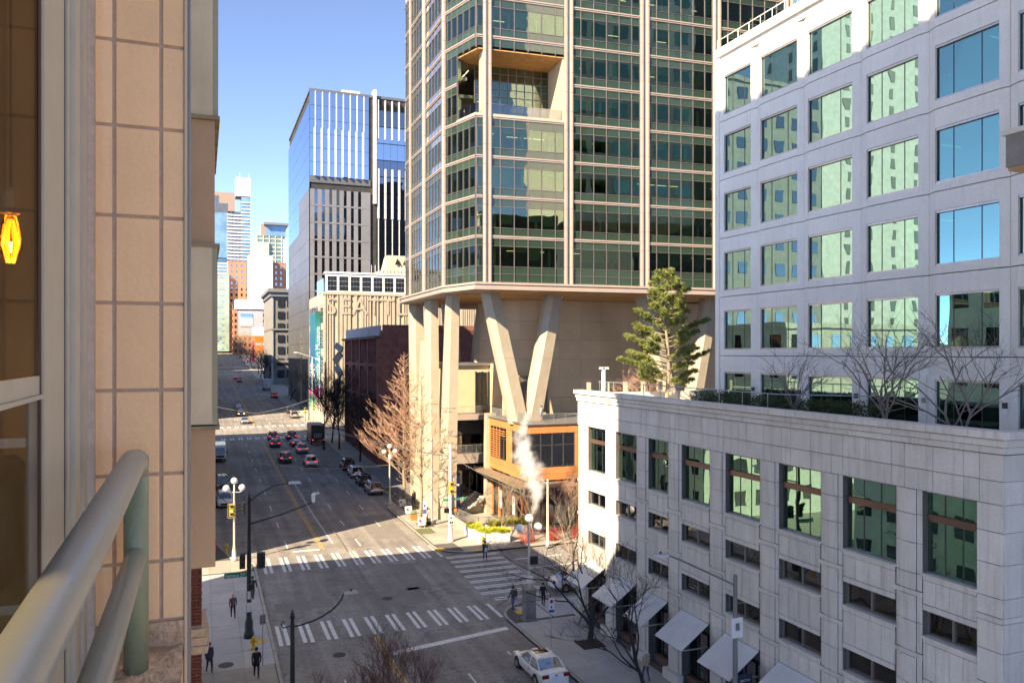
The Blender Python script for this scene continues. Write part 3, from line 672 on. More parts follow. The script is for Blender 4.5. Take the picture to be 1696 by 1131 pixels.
for i in range(6):
    for z0,z1 in zip(rowsP+[14.6], (rowsP+[14.6])[1:]+[15.5]): pc('granite_panel', granite, GS, .05+i*.88, .92+i*.88, -.06, .02, z0+.01, z1-.01, gb)
for z0,z1,v in ((15.54,15.78,.10),(15.79,16.03,.16),(16.05,16.33,.26)):
    for i in range(5): pc('cornice_block', granite, GS, .01+i*1.4, 1.4+i*1.4, -.4, v, z0+.006, z1-.006, gb)
b = MB(); b.box(25.4,60,18.99,19.4,0,15.5); b.box(25.4,60,51.1,51.55,0,16.1); b.box(34,60,19.4,51,14.9,15.2); b.box(25.7,34,19.4,51,14.9,15.2)
b.build('wall', granite, gb)
b = MB(); b.box(30.5,31,19.4,51,0,14.9); 
for z in (4.0,7.2,9.9): b.box(25.85,30.4,19.4,51,z,z+.25)
b.build('interior', interior, gb)
b = MB()
for i in range(26):
    u = rnd.uniform(.5,GL-1); z = rnd.choice([10.8,8.3,5.5]); h = rnd.uniform(.5,1.6)
    b.box(u,u+rnd.uniform(.3,.9),-rnd.uniform(1.2,3),-1.0,z,z+h,T)
b.build('furnishing', M('furnishing',(.35,.3,.2),.8,var=.4,sc=2), gb)
# reception-like curtains behind the first windows
for (a,c) in WU[:3]: pc('blind', M('green_blind',(.25,.42,.3),.8), GF, a+.1, c-.1, -.9, -.85, 11.3, 13.5, gb)
for i,((a,c),ord_) in enumerate(zip(WU, ('farthest, right beside the street corner tree','second from the far corner','third from the far corner','fourth from the far corner, above the bare tree','fifth from the far corner, above the banner pole','sixth from the far corner, largest in full view','seventh from the far corner','nearest'))):
    t = thing('awning', 'sloping pale grey awning, '+ord_, 'awning', (25.3, 51.6-a, 4.4), group='awnings on the granite building')
    w = c-a; b = MB(); b.hexa([(-.02,0,0),(-.02,-w,0),(-1.75,-w,-1.2),(-1.75,0,-1.2)], [(-.02,0,.05),(-.02,-w,.05),(-1.75,-w,-1.15),(-1.75,0,-1.15)]); b.build('canopy', M('grey_awning',(.60,.60,.60),.7,var=.08,sc=1), t)
    for y in (-.04,-w+.04): b = MB(); b.tube([(-.05,y,-1.2),(-1.7,y,-1.18)], .035, 6); b.build('arm', galv, t)
# terrace things
tr = thing('terrace_rail','thin steel handrail along the granite parapet','railing')
b = MB(); b.tube([(26.4,50.5,16.95),(26.4,31.5,16.95),(27.6,30.2,16.95),(30,28,16.95)], .03, 6); b.build('rail', galv, tr)
for i in range(10): b = MB(); b.tube([(26.4,50.3-i*2,15.2),(26.4,50.3-i*2,16.95)], .025, 5); b.build('post', galv, tr)
for i in range(5):
    tag(wb(25.9+i*1.5, 26.15+i*1.5, 51.2,51.4,16.1,16.85,'terrace_post',stone), 'pale stone post, number '+['one','two','three','four','five'][i]+' from the parapet corner', 'post', 'stone posts on the far terrace edge')
b = MB(); b.box(27.0,27.2,51.0,51.2,16,17.9); b.box(26.8,27.5,51.0,51.2,17.8,17.95); tag(b.build('vent_pipe', white), 'white T-shaped vent pipe above the far terrace corner', 'pipe')
hd = MB(); hr = random.Random(3)
for i in range(34):
    y = 43.2-i*.42; leafball(hd, (30.0+hr.uniform(-.3,.3), y, 16.1+hr.uniform(-.1,.12)), .72, 420, .085, .75, hr)
tag(hd.build('hedge', M('dark_hedge_leaves',(.045,.075,.02),.6,var=.5,sc=3)), 'clipped dark green hedge on the roof terrace', 'hedge')
wb_ = tag(wb(28.8,31.2,26,44,15.2,15.6,'planting_bed',M('soil')), 'long soil bed under the terrace hedge', 'planter')

# ------------------------------------------------------------------ white precast office building
wt = thing('white_office_building', 'white precast office building with teal windows rising behind the terrace', 'building')
JZ = [18.8,22.7,26.6,30.5,34.4,38.3]
WB = [(44.72,43.9,41.2,40.7),(40.7,40.2,37.0,36.56),(36.56,36.06,32.8,32.3),(32.3,31.75,28.6,28.08),(28.08,27.6,24.4,23.97),(23.97,23.5,20.3,19.85)]
def pnl(xa,ya,xb,yb,z0,z1,d=.35):
    b = MB(); b.hexa([(xa,ya,z0),(xb,yb,z0),(xb+d,yb,z0),(xa+d,ya,z0)],[(xa,ya,z1),(xb,yb,z1),(xb+d,yb,z1),(xa+d,ya,z1)]); return b
for bi,(y0,y1,y2,y3) in enumerate(WB):
    xf = 32.22 if bi == 0 else 32.47; X1, X2, xe = 32.3, 32.36, 32.50
    for fl in range(6):
        zb = 15.2 if fl == 0 else JZ[fl-1]; zt = JZ[fl] if fl < 6 else 39.3
        w0, w1 = (15.3,17.75) if fl == 0 else (zb+.4, zb+3.0)
        b = MB(); e = .022
        def seg(xa,ya,xb,yb,z0,z1):
            b.hexa([(xa,ya,z0),(xb,yb,z0),(xb+.4,yb,z0),(xa+.4,ya,z0)],[(xa,ya,z1),(xb,yb,z1),(xb+.4,yb,z1),(xa+.4,ya,z1)])
        if fl == 0: seg(X1,y0-e if bi==0 else y1+.45,X1,y1,zb,zt-.9); seg(X2,y2,X2,y2-.47,zb,zt-.9); seg(xf,y0-e,X1,y1,zt-.9,zt-e); seg(X2,y2,xe,y3+e,zt-.9,zt-e)
        else: seg(xf,y0-e,X1,y1,zb+e,zt-e); seg(X2,y2,xe,y3+e,zb+e,zt-e)
        seg(X1,y1,X2,y2,zb+e,w0); seg(X1,y1,X2,y2,w1,zt-e)
        b.build('precast_panel', precast, wt)
        L = y1-y2; cuts = [0,.27,.71,1]
        f = Fr(X1+.16, y1, math.atan2(y2-y1, X2-X1))
        for a,c in zip(cuts, cuts[1:]):
            pc('window', glass_w, f, L*a+(.05 if a==0 else .012), L*c-(.05 if c==1 else .012), -.03, 0, w0+.1, w1-.12, wt)
        for a in cuts: pc('mullion', dkmetal, f, L*a-(.0 if a==0 else .014 if a<1 else .05), L*a+(.05 if a==0 else .014 if a<1 else 0), -.05, .02 if 0<a<1 else .04, w0, w1, wt)
        fm = M('pale_frame',(.45,.43,.42),.3,metal=.6)
        pc('window_frame', fm, f, 0, L, -.05, .12, w0, w0+.09, wt); pc('window_frame', fm, f, 0, L, -.05, .12, w1-.11, w1, wt)
    # interior: blinds, lamps, desks
    for fl in range(6):
        zb = 15.2 if fl == 0 else JZ[fl-1]
        for k in range(rnd.randint(1,2)): y = rnd.uniform(y2,y1); wb(33.4+rnd.random()*2, 33.5+rnd.random()*2+1.5, y, y+.06, zb+3.05, zb+3.09, 'ceiling_lamp', ceil_l, wt)
        if bi < 2: wb(33.0,33.1,y2+.3,y2+.3+rnd.uniform(.4,1.2),zb+.4,zb+3.0,'blind',M('sea_green_blind',(.3,.45,.36),.8),wt)
b = MB()
for z in [15.2]+JZ: b.box(32.8,44,19.6,44.5,z-.15,z+.05) if z > 16 else None
b.box(38,38.3,19.6,44.5,15.2,38.3); b.box(32.6,44,44.3,44.6,15.2,38.9); b.box(32.6,44,19.4,19.7,15.2,38.9)
b.build('interior', interior, wt)
b = MB(); b.box(32.2,33,44.3,44.72,15.2,39.2); b.build('precast_panel', precast, wt)
for y0,y3 in [(w[0],w[3]) for w in WB]:
    b = MB(); b.box(32.32,32.9,y3+.012,y0-.012,38.315,38.75); b.build('precast_panel', precast, wt)
    b = MB(); b.box(32.12,32.9,y3+.012,y0-.012,38.77,39.3); b.build('precast_panel', precast, wt)
wb(32.75,44,19.6,44.5,38.3,38.6,'roof',precast,wt)
b = MB(); b.tube([(32.3,44.6,39.95),(32.3,20,39.95)], .03, 5)
for i in range(22): b.tube([(32.3,44.6-i*1.1,39.3),(32.3,44.6-i*1.1,39.95)], .02, 4)
b.build('roof_rail', white, wt)
for i,(y0,y1,y2,y3) in enumerate(WB[:5]):
    o = wb(32.05,32.2,y3-.08,y3+.08,16.6,16.85,'wall_lamp',stone if i == 3 else dkmetal, wt)
wb(45.5,66,19.6,44,38.6,86,'rear_tower',precast,wt)
b = MB()
for k in range(16):
    for i in range(6): b.box(46.2+i*3.3,48.6+i*3.3,43.95,44.06,40+k*2.9,41.9+k*2.9)
tag(b.build('rear_window', glass_w, wt), kind='stuff')
ov = thing('concrete_overhang', 'corner of a grey concrete roof edge with tan underside at the right of the view', 'roof')
wb(11.95,18,8.1,8.9,21.95,22.46,'fascia',M('rough_concrete',(.26,.25,.26),.9,var=.2,sc=3,det=.2),ov); wb(11.9,18,8.05,8.95,22.46,22.54,'cap',white,ov); wb(12,18,8.15,8.9,21.90,21.95,'soffit',brownp,ov)

# ------------------------------------------------------------------ buildings on the west side of the street, plus unseen shadow and reflection blocks
def plain_block(name, label, x0, x1, y0, y1, z1, m, win=None, z0=0., fl=3.6, bay=3.2, ww=1.5, wh=1.7, faces='ES', zs=1.5):
    t = thing(name, label, 'building'); wb(x0,x1,y0,y1,z0,z1,'wall',m,t); wb(x0-.2,x1+.2,y0-.2,y1+.2,z1,z1+.6,'parapet',m,t)
    if win:
        b = MB(); z = z0+zs
        while z+wh < z1:
            if 'E' in faces or 'W' in faces:
                y = y0+1
                while y+ww < y1:
                    X = x1 if 'E' in faces else x0
                    b.box(X-.05,X+.05,y,y+ww,z,z+wh); y += bay
            if 'S' in faces:
                x = x0+1
                while x+ww < x1: b.box(x,x+ww,y0-.05,y0+.05,z,z+wh); x += bay
            z += fl
        tag(b.build('window', win, t), kind='stuff')
    return t
WL = M('warm_render',(.66,.63,.57),.8); WG = M('grey_render',(.3,.3,.31),.8); winm = GLASS('far_window_glass',(.1,.12,.14),.25,.01,.3,body=(.03,.035,.045),bodymix=.9)
plain_block('apartment_block','lower wing of our own building along the street, behind the window bay',-26,-1.3,8.5,53,25.4,WL,winm)
plain_block('apartment_tower','tall pale tower of our own building, unseen, kept narrow to shape its shadow',-8,-1.3,-25,22.5,62.7,M('pale_render',(.62,.60,.55),.8),winm,z0=25.5)  # out of view; width and height chosen for the shadow it throws across the street
plain_block('shadow_wing','unseen mid-height block added to cast the low shadow edge on the granite wall',-25,-1.3,8.5,26.5,30,WL,winm,z0=25.5)  # added block, out of view: shades the lower granite wall along a slanting edge
plain_block('shadow_shaft','unseen narrow shaft added to cast the upright shadow edge on the granite wall',-3.2,-1.25,23,26.9,40,WL,None,z0=25.5)  # added sun blocker, out of view: bounds the sunlit end of the granite wall
plain_block('corner_block','low pale block across the side street on the west side',-24,-1.4,75,91,22,WL,winm)
plain_block('mid_block','grey block north of the low pale block on the west side',-24,-1.4,92,148,58,WG,winm)
plain_block('white_high_rise','white high-rise with small windows set back from the street',-58,-34,102,116,86,M('white_render',(.7,.7,.67),.8),M('grey_reflected_windows',(.16,.18,.18),.6),fl=3.1,bay=5.6,ww=1.0,wh=1.9)
plain_block('low_block','low building at the far end of the west block',-24,-1.4,148.5,163,15,WL,winm)
plain_block('west_block','long office block on the west side beyond the steps',-24,-1.5,201,395,40,WG,winm,fl=4)
plain_block('reflection_tower','unseen dark tower added to the south-east for dark reflections in the glass',70,190,-45,8,112,M('dark_tower_wall',(.05,.055,.055),.6),winm,fl=4,bay=3,ww=2,wh=2.2)  # added out of view so the green tower's front mirrors something dark
plain_block('south_block','brown block south of the granite building',26,50,-40,10,30,M('brown_render',(.3,.22,.17),.8),winm)

# ------------------------------------------------------------------ east side, farther up the street
bb_ = thing('brick_building','dark red brick building with tall narrow windows and white parapet panels','building')
wb(26.6,74,126.3,157,0,22.6,'wall',brickd,bb_); 
BF = Fr(26.3,157.2,R(-90))
for i in range(4): pc('parapet_panel', M('pale_parapet',(.45,.46,.5),.7,var=.15,sc=1), BF, .2+i*7.7, 7.7+i*7.7, -.5, .05, 21.7, 23.4, bb_)
wb(27,74,126.2,126.7,22.6,23.5,'parapet',brickd,bb_)
dw = MB(); br = MB(); T2 = lambda u,v,z: BF.P(u,v,z)
for f_ in range(4):
    z0 = 1.2+f_*5.2
    for i in range(4):
        u = .9+i*7.6
        for k in range(4): pc('window', winm, BF, u+.9+k*1.35, u+1.75+k*1.35, -.25, -.2, z0+.9, z0+4.2, bb_)
        for k in range(5): pc('window_mullion', brickd, BF, u+.45+k*1.35, u+.85+k*1.35, -.3, .05, z0+.7, z0+4.4, bb_)
    pc('string_course', brickd, BF, 0, 30.8, -.3, .22, z0-.1, z0+.35, bb_)
for i in range(5): pc('pilaster', brickd, BF, -.1+i*7.6, .75+i*7.6, -.3, .25, .1, 21.7, bb_)
pc('cornice', M('brown_cornice',(.09,.05,.04),.7), BF, -.3, 31.2, -.3, .8, 21.3, 21.7, bb_)
# museum
mu = thing('museum','pale limestone museum with fluted wall, huge incised lettering and a glazed top floor','museum')
wb(26.2,95,188.2,214,2,33,'wall',stone,mu)
MF = Fr(26.2,188.2,0)
u = .2; k = 0
while u < 62:
    w = rnd.choice([.35,.35,.7,.25]); 
    pc('flute', stone, MF, u, u+w, 0, .28, 5, 32.6, mu); u += w+rnd.choice([.25,.3,.8,.25]); k += 1
pc('coping', stone, MF, -.2, 66, -.3, .4, 32.6, 33.2, mu)
for i,ch in enumerate('SEATTLE'):
    text('letter', ch, M('letter_stone',(.40,.35,.27),.7), (28.0+i*3.35,187.84,29.7), (R(90),0,0), 5.6, mu, .06)
pc('attic_wall', white, MF, .6, 34, -.6, -.1, 33.2, 37.6, mu)
for i in range(11):
    for k in range(3):
        for j in range(3): pc('window', winm, MF, 1.0+i*2.7+k*.72, 1.65+i*2.7+k*.72, -.1, -.04, 33.6+j*1.15, 34.65+j*1.15, mu)
pc('attic_roof', white, MF, .4, 34, -2, .1, 37.6, 38.0, mu)
MW = Fr(26.2,214,R(-90))
for z in (8,14,20,26):
    for j in range(3):
        for i in range(6): pc('side_window', winm, MW, 1+i*4.2, 4.6+i*4.2, .0, .05, z+j*1.5, z+1.4+j*1.5, mu)
wb(26.3,27.6,188.6,200,33.2,36.5,'glass_lantern',glass_n,mu)
ct = thing('cooling_tower','beige rooftop cooling unit with dark louvres on the museum roof','rooftop unit')
b = MB(); b.prism([(40,191),(60,191),(60,198),(40,198)], 38, 39); b.hexa([(41.5,192,39),(58,192,39),(58,197,39),(41.5,197,39)],[(42.5,193,43),(58,193,43),(58,197,43),(42.5,197,43)]); b.build('housing', stone, ct)
for i in range(5): b = MB(); b.add([(44+i*2,191.9,40.6),(45.6+i*2,191.9,40.6),(44.8+i*2,192.4,42.3)],[(0,1,2)]); b.build('louvre', black, ct)
for i in range(9): wb(38.0+i*.9,38.08+i*.9,190.8,190.9,38,40.2,'rail_post',white,ct)
bn = thing('museum_banner','tall blue and teal vertical banner with white lettering on the museum corner','banner')
def grad(name, stops):
    m = bpy.data.materials.new(name); m.use_nodes = True; n = m.node_tree.nodes; l = m.node_tree.links; b = n['Principled BSDF']; b.inputs['Roughness'].default_value = .7
    tc = n.new('ShaderNodeTexCoord'); sp = n.new('ShaderNodeSeparateXYZ'); rp = n.new('ShaderNodeValToRGB'); l.new(tc.outputs['Generated'], sp.inputs[0]); l.new(sp.outputs['Z'], rp.inputs[0]); l.new(rp.outputs[0], b.inputs['Base Color'])
    while len(rp.color_ramp.elements) < len(stops): rp.color_ramp.elements.new(.5)
    for e, (p,c) in zip(rp.color_ramp.elements, stops): e.position = p; e.color = (*c,1)
    return m
wb(24.6,25.9,199.6,199.75,10,28.5,'blue_cloth',grad('banner_blue',[(0,(.01,.05,.2)),(.6,(.02,.16,.32)),(1,(.02,.2,.3))]),bn)
wb(24.9,26.1,192.0,192.15,8.2,28.8,'teal_cloth',grad('banner_teal',[(0,(.4,.02,.25)),(.1,(.35,.03,.3)),(.18,(.04,.3,.4)),(.7,(.02,.25,.3)),(1,(.01,.12,.08))]),bn)
pw = EMIT('banner_white',(.8,.85,.85),.0)
text('lettering','SAM',pw,(25.25,199.5,14.5),(R(90),R(-90),0),1.6,bn); text('lettering','Seattle Art Museum',pw,(25.5,191.9,18.6),(R(90),R(-90),0),1.62,bn)
# sculpture and street front by the museum
sc_ = thing('wall_sculpture','dark angular metal panels projecting from the brick building at its far corner','sculpture')
for (y,z,r,w,h) in ((159,20,.4,2.6,1.2),(160.5,18,-.6,3.2,1.4),(159.5,15.4,.7,3.0,1.3),(161,13,-.4,2.6,1.4)):
    b = MB(); b.box(-.15,.15,-w/2,w/2,-h/2,h/2); o = b.build('panel', M('weathered_metal',(.2,.19,.17),.6), sc_); o.location = (25.2,y,z); o.rotation_euler = (r,r*.4,.5)
# dark tower with white fins
dt = thing('dark_glass_tower','dark grey tower with white vertical fins above and blue glass upper corner','building')
DX, DY, DE = 26.6, 217.5, 272
wb(DX+.3,62,DY+.3,DE,0,89.3,'core',interior_d,dt)
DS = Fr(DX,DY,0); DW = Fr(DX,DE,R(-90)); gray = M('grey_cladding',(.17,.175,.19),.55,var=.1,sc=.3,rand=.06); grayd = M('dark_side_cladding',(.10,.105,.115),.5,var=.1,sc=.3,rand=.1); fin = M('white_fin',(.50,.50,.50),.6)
for k in range(14):   # south face lower: panels and slots
    z = 3+k*4.62
    for i in range(7):
        u = .2+i*1.95; 
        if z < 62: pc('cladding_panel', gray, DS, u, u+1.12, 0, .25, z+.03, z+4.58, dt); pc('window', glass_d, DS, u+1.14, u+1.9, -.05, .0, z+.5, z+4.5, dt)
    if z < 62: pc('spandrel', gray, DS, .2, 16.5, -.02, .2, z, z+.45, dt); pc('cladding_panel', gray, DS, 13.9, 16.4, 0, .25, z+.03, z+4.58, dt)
for k in range(6):
    z = 66.5+k*3.8
    for i in range(9): pc('window', glass_b, DS, .05+i*1.78, 1.78+i*1.78, .0, .06, z+.04, z+3.76, dt)
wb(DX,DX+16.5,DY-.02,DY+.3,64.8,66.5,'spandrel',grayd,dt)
for i in range(8):
    pc('fin', fin, DS, 1.5+i*1.86, 1.66+i*1.86, 0, .75, 79.5, 89.2, dt); pc('fin', fin, DS, 1.2+i*1.86, 1.55+i*1.86, 0, .9, 66.5, 79.4, dt)
pc('tall_blade', fin, DS, 17.2, 18.0, -2, .9, 60, 91.4, dt)
for k in range(19):
    z = 3+k*4.62
    if z+4.5 > 89: break
    for i in range(11): pc('window', glass_b if 68<z<80 else glass_d, DS, 18.2+i*1.95, 20.1+i*1.95, .0, .06, z+.1, z+4.5, dt)
for i in range(11):
    for z0,z1 in ((12,56),(56,70),(78,89)): pc('fin', fin, DS, 18.4+i*1.95+(.0 if z0>50 else .2), 18.7+i*1.95+(.15 if z0==56 else 0), 0, .7, z0, z1-.2, dt)
for k in range(19):   # west face
    for i in range(7):
        z = 3+k*4.62; y0 = i*7.8
        if z > 84: continue
        blue = z > 62 or (z > 50 and i < 4) 
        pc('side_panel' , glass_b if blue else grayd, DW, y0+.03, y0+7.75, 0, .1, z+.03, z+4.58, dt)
wb(DX-.0,62,DY,DE,89.3,90,'parapet',grayd,dt)
wb(36,41,222,226,90,92,'roof_unit',white,dt); wb(60,66,214,216,60,98,'neighbour_tower_edge',stone,dt)
# pale slender tower glimpsed at the tower's left edge
pt = thing('slender_pale_tower','pale ribbed tower edge between the dark tower and the green glass tower','building')
for i in range(6): wb(64.0+i*.9,64.6+i*.9,245,246,60,150,'rib',stone,pt)
wb(63.8,69.4,246,262,60,150,'wall',stone,pt)
# grey classical corner building
gc = thing('cornice_building','grey old corner building with bracketed cornice and rows of tall windows','building')
gcm = M('grey_masonry',(.17,.17,.165),.8,var=.15,sc=.4); X0,Y0 = 26.0,330.0
wb(X0+.3,56,Y0+.3,372,5,43,'wall',gcm,gc)
GA, GC_ = Fr(X0,372,R(-90)), Fr(X0,Y0,0)
for z0,z1,v in ((41.5,43.2,1.0),(43.2,44.6,1.9),(28,28.7,.5),(15,16,.6)):
    wb(X0-v,57,Y0-v,373,z0,z1,'cornice',gcm,gc)
for r_ in range(7):
    z = 9+r_*4.7
    for i in range(10): pc('window', winm, GA, 1.5+i*4.1, 4+i*4.1, -.05, .05, z, z+3.2, gc)
    for i in range(8): pc('window', winm, GC_, 2+i*3.6, 4.6+i*3.6, -.05, .05, z, z+3.0, gc)
for i in range(11): pc('pilaster', M('pale_masonry',(.32,.32,.31),.8), GA, .2+i*4.1, 1.3+i*4.1, -.3, .5, 5, 41.4, gc)
# distant blocks
def banded(name, label, x0,x1,y0,y1,z0,z1,glass,band,fl=3.3,piers=0,pm=None):
    t = thing(name,label,'building'); wb(x0+.3,x1-.3,y0+.3,y1,z0,z1,'wall',glass,t); b = MB(); z = z0
    while z < z1: b.box(x0,x1,y0,y1-.5,z,z+.9); z += fl
    tag(b.build('floor_band',band,t),kind='stuff')
    if piers:
        b = MB(); n = int((x1-x0)/piers)
        for i in range(n+1): b.box(x0+i*piers-.3,x0+i*piers+.5,y0-.25,y0+.2,z0,z1)
        n = int((y1-y0)/piers)
        for i in range(n+1): b.box(x0-.25,x0+.2,y0+i*piers-.3,y0+i*piers+.5,z0,z1)
        tag(b.build('pier',pm or band,t),kind='stuff')
    return t
far_g = M('pale_blue_glass',(.13,.25,.38),.2,var=.3,sc=.1); far_b = M('brown_glass_wall',(.17,.12,.11),.5,var=.35,sc=.12); wht = M('white_render')
hz_ = banded('glass_high_rise','tall pale blue glass high-rise far up the street',4,25,900,925,24,168,far_g,wht,3.6)
for (x0,x1,z0,z1,m,nm) in ((4,25,120,178,far_g,'glass_wing'),(25,38.5,24,170,far_b,'brown_wall'),(38.5,47.5,24,186,far_g,'glass_wing'),(33,47.8,187,207,wht,'white_crown'),(12,32,168,190,M('brown_render'),'roof_block'),(4,16,178,186,far_g,'glass_wing')):
    wb(x0,x1,897,920,z0,z1,nm,m,hz_)
b = MB()
for i in range(40): b.box(24,39,896.3,897,25+i*3.6,26.4+i*3.6)
for i in range(44): b.box(38,47.7,896.2,897,25+i*3.6,25.8+i*3.6)
b.build('balcony_band',wht,hz_)
b = MB()
for i in range(40):
    for k in range(3): b.box(27+k*3.6,29.4+k*3.6,896.4,897,27.2+i*3.6,28.6+i*3.6)
tag(b.build('window',winm,hz_),kind='stuff')
for x in (37,46.5): wb(x,x+.3,905,905.3,207,214,'mast',wht,hz_)
gt = banded('green_residential_tower','green and cream residential tower with a flat oversailing roof',42.5,64,700,720,24,118,M('green_glass_wall',(.12,.2,.18),.25,var=.3,sc=.15),M('cream_render',(.5,.48,.38),.8),3.5,5)
wb(48,68,696,722,127,129,'roof_slab',grmetal,gt); wb(50,66,700,720,118,127,'penthouse',far_g,gt); wb(46,55,702,710,118,128,'roof_block',M('brown_render'),gt); wb(41.8,52,698,703,60,112,'cream_frame',M('cream_render'),gt)
bo = M('orange_brick',(.42,.19,.11),.85,var=.08,sc=.3)
ob = plain_block('orange_brick_block','orange brick office block with strips of small windows behind a white wall',17.5,57,600,625,84,bo,winm,z0=20,fl=4.2,bay=3.4,ww=1.3,wh=2.2,faces='SW')
wwl = thing('white_party_wall','blank bright white building wall in front of the orange brick block','building'); wb(30.0,46.5,588,598,20,88,'wall',wht,wwl)
cg = plain_block('curved_green_block','pale green glazed block at the end of the street',2,17.4,596,618,74,M('pale_green_wall',(.30,.40,.33),.4,var=.25,sc=.2),winm,z0=20,fl=4.2,bay=4,ww=3.2,wh=.4,faces='SW')
lb = plain_block('low_brick_block','low orange brick building with a white roof band',19,40,566,585,48,bo,winm,z0=14,fl=4,bay=3,ww=1.4,wh=2,faces='SW'); wb(20.5,40,565,585,48.5,55,'roof_band',wht,lb)
bl = thing('billboard','grey roadside billboard with a blue mountain picture','billboard'); wb(21.5,37,548,549,30,46.5,'board',M('grey_board',(.36,.38,.40),.7),bl)
wb(23.0,30.5,547.7,548,36,44.5,'picture',grad('mountain_picture',[(0,(.5,.3,.2)),(.25,(.75,.7,.65)),(.5,(.55,.7,.85)),(.75,(.15,.35,.65)),(1,(.08,.2,.5))]),bl)
wb(30,37.5,540,541,20,30,'orange_poster',M('orange_poster',(.62,.16,.02),.6),bl); text('lettering','DANCE',pw,(33.8,539.8,24.5),(R(90),0,0),2.2,bl); wb(30,37.5,541,542,30,36,'white_poster',wht,bl)
pink = thing('pink_banner','narrow pink banner on the corner of the far street','banner'); wb(26.0,27.2,470,470.2,14,26,'cloth',M('pink_cloth',(.5,.03,.12),.7),pink)
for i in range(3): plain_block('street_end_block',['mid-rise tan block closing the far street','low grey block past the hill crest','brown block on the far west side'][i],[-30,48,-40][i],[-2,75,-4][i],[410,400,620][i],[560,520,900][i],[45,42,60][i],WL if i==0 else WG,winm)

# ------------------------------------------------------------------ foreground: our own wall, window and balcony rail
fw = thing('apartment_window_wall','close tan tiled wall pier with grey-green window frame at the left edge','wall')
PY = 1.62
tile = M('tan_tile',(.97,.65,.37),.5,var=.06,sc=6,det=.03,rand=.04,bump=.1,bsc=60,streak=.14); grout = M('brown_grout',(.52,.40,.31),.95,var=.15,sc=60)
def fx(px, Y=PY):   # metres across the pier for a horizontal bearing
    a = math.atan((px-848)/1310)+math.atan(512/1310); return Y*math.tan(a)
cols = [(fx(151),fx(185.5)),(fx(192),fx(263.5)),(fx(269.5),fx(304.5))]
b = MB(); b.box(fx(148),fx(306),PY+.004,PY+.3,18.3,20.4); b.build('grout_bed', grout, fw)
dep = 1.5; zt = lambda y: 19-(y-584)*dep/1310
ysr = [-200,-59,82,218.7,363.6,504,644.8,782,924.5,1022]
for a,c in zip(ysr, ysr[1:]):
    for x0,x1 in cols:
        m = bpy.data.meshes.new('tile'); q = MB(); e = .0022; z0,z1 = zt(c)+.003, zt(a)-.003
        q.hexa([(x0,PY+.01,z0),(x1,PY+.01,z0),(x1,PY-.0,z0),(x0,PY-.0,z0)][::-1],[(x0,PY+.01,z1),(x1,PY+.01,z1),(x1,PY,z1),(x0,PY,z1)][::-1])
        q.v = [(x,y,z) for x,y,z in q.v]; o = q.build('tile', tile, fw)
        bv = o.modifiers.new('b','BEVEL'); bv.width = .0015; bv.segments = 2
wb(fx(305.5),fx(309),PY-.004,PY+.3,18.2,20.4,'corner_trim',M('pale_trim',(.6,.5,.38),.5),fw)
wb(fx(309.5),fx(313),PY+.1,PY+.3,18.2,20.4,'drip_trim',grmetal,fw)
rs = M('rough_sill_stone',(.7,.5,.34),.85,var=.25,sc=14,det=.15,bump=.9,bsc=45)
b = MB(); b.box(fx(151),fx(304.5),PY-.002,PY+.2,zt(1066),zt(1024)); b.build('mortar_patch', rs, fw)
# ledge with uneven surface
b = MB(); nx, ny = 14, 22; r3 = random.Random(5)
xs0, xs1 = fx(149), fx(303)
for j in range(ny+1):
    for i in range(nx+1): b.v.append((xs0+(xs1-xs0)*i/nx+ (0), .6+(PY-.6)*j/ny, zt(1066)-.012+.014*j/ny+r3.uniform(-.0025,.0025)))
for j in range(ny):
    for i in range(nx): b.f.append((j*(nx+1)+i, j*(nx+1)+i+1, (j+1)*(nx+1)+i+1, (j+1)*(nx+1)+i)); b.mi.append(0)
b.build('ledge', rs, fw, smooth=True)
wb(xs0,xs1+.0005,.6,PY,18.1,zt(1066)-.018,'ledge_base',rs,fw)
# window frame (runs towards the viewer along x = WX)
WX = fx(146); fg = M('grey_green_frame',(.52,.52,.45),.45,var=.05,sc=20)
wb(WX-.03,WX+.012,PY-.014,PY+.002,18.2,20.4,'sealant',grout,fw)
fy = lambda px: fx(px, 1.0) and WX/fx(px, 1.0)
prof = [(fy(140),fy(134),.004),(fy(133.2),fy(129),-.004),(fy(128.4),fy(120),.004),(fy(119.4),fy(115),-.003),(fy(106),fy(73),.0)]
for y1_,y0_,dx in prof: wb(WX-.010,WX+dx,y0_,y1_,18.2,20.4,'frame_post',fg,fw)
wb(WX-.010,WX-.006,fy(115),fy(106),18.2,20.4,'gasket',black,fw); wb(WX-.010,WX-.003,fy(73),fy(71.3),18.2,20.4,'gasket',M('brown_gasket',(.12,.06,.03),.7),fw)
zm = 18.958
wb(WX-.010,WX-.004,.5,fy(73)-.001,zm-.012,zm+.012,'frame_rail',fg,fw); wb(WX-.010,WX-.0,.5,fy(73)-.001,zm-.018,zm-.0125,'frame_rail',fg,fw)
wb(WX-.010,WX-.006,fy(58),fy(71.3)-.001,18.2,zm-.02,'sash_stile',grmetal,fw)
wb(WX-.010,WX-.006,.5,fy(74),18.2,18.50,'sash_rail',fg,fw)
rg = GLASS('room_glass',(.62,.56,.46),.03,.001,3,gcol=(.75,.6,.45),top=.22)
wb(WX-.0075,WX-.005,.4,fy(71),zm,20.4,'upper_pane',rg,fw); wb(WX-.0085,WX-.007,.4,fy(60),18.45,zm-.02,'lower_pane',rg,fw)
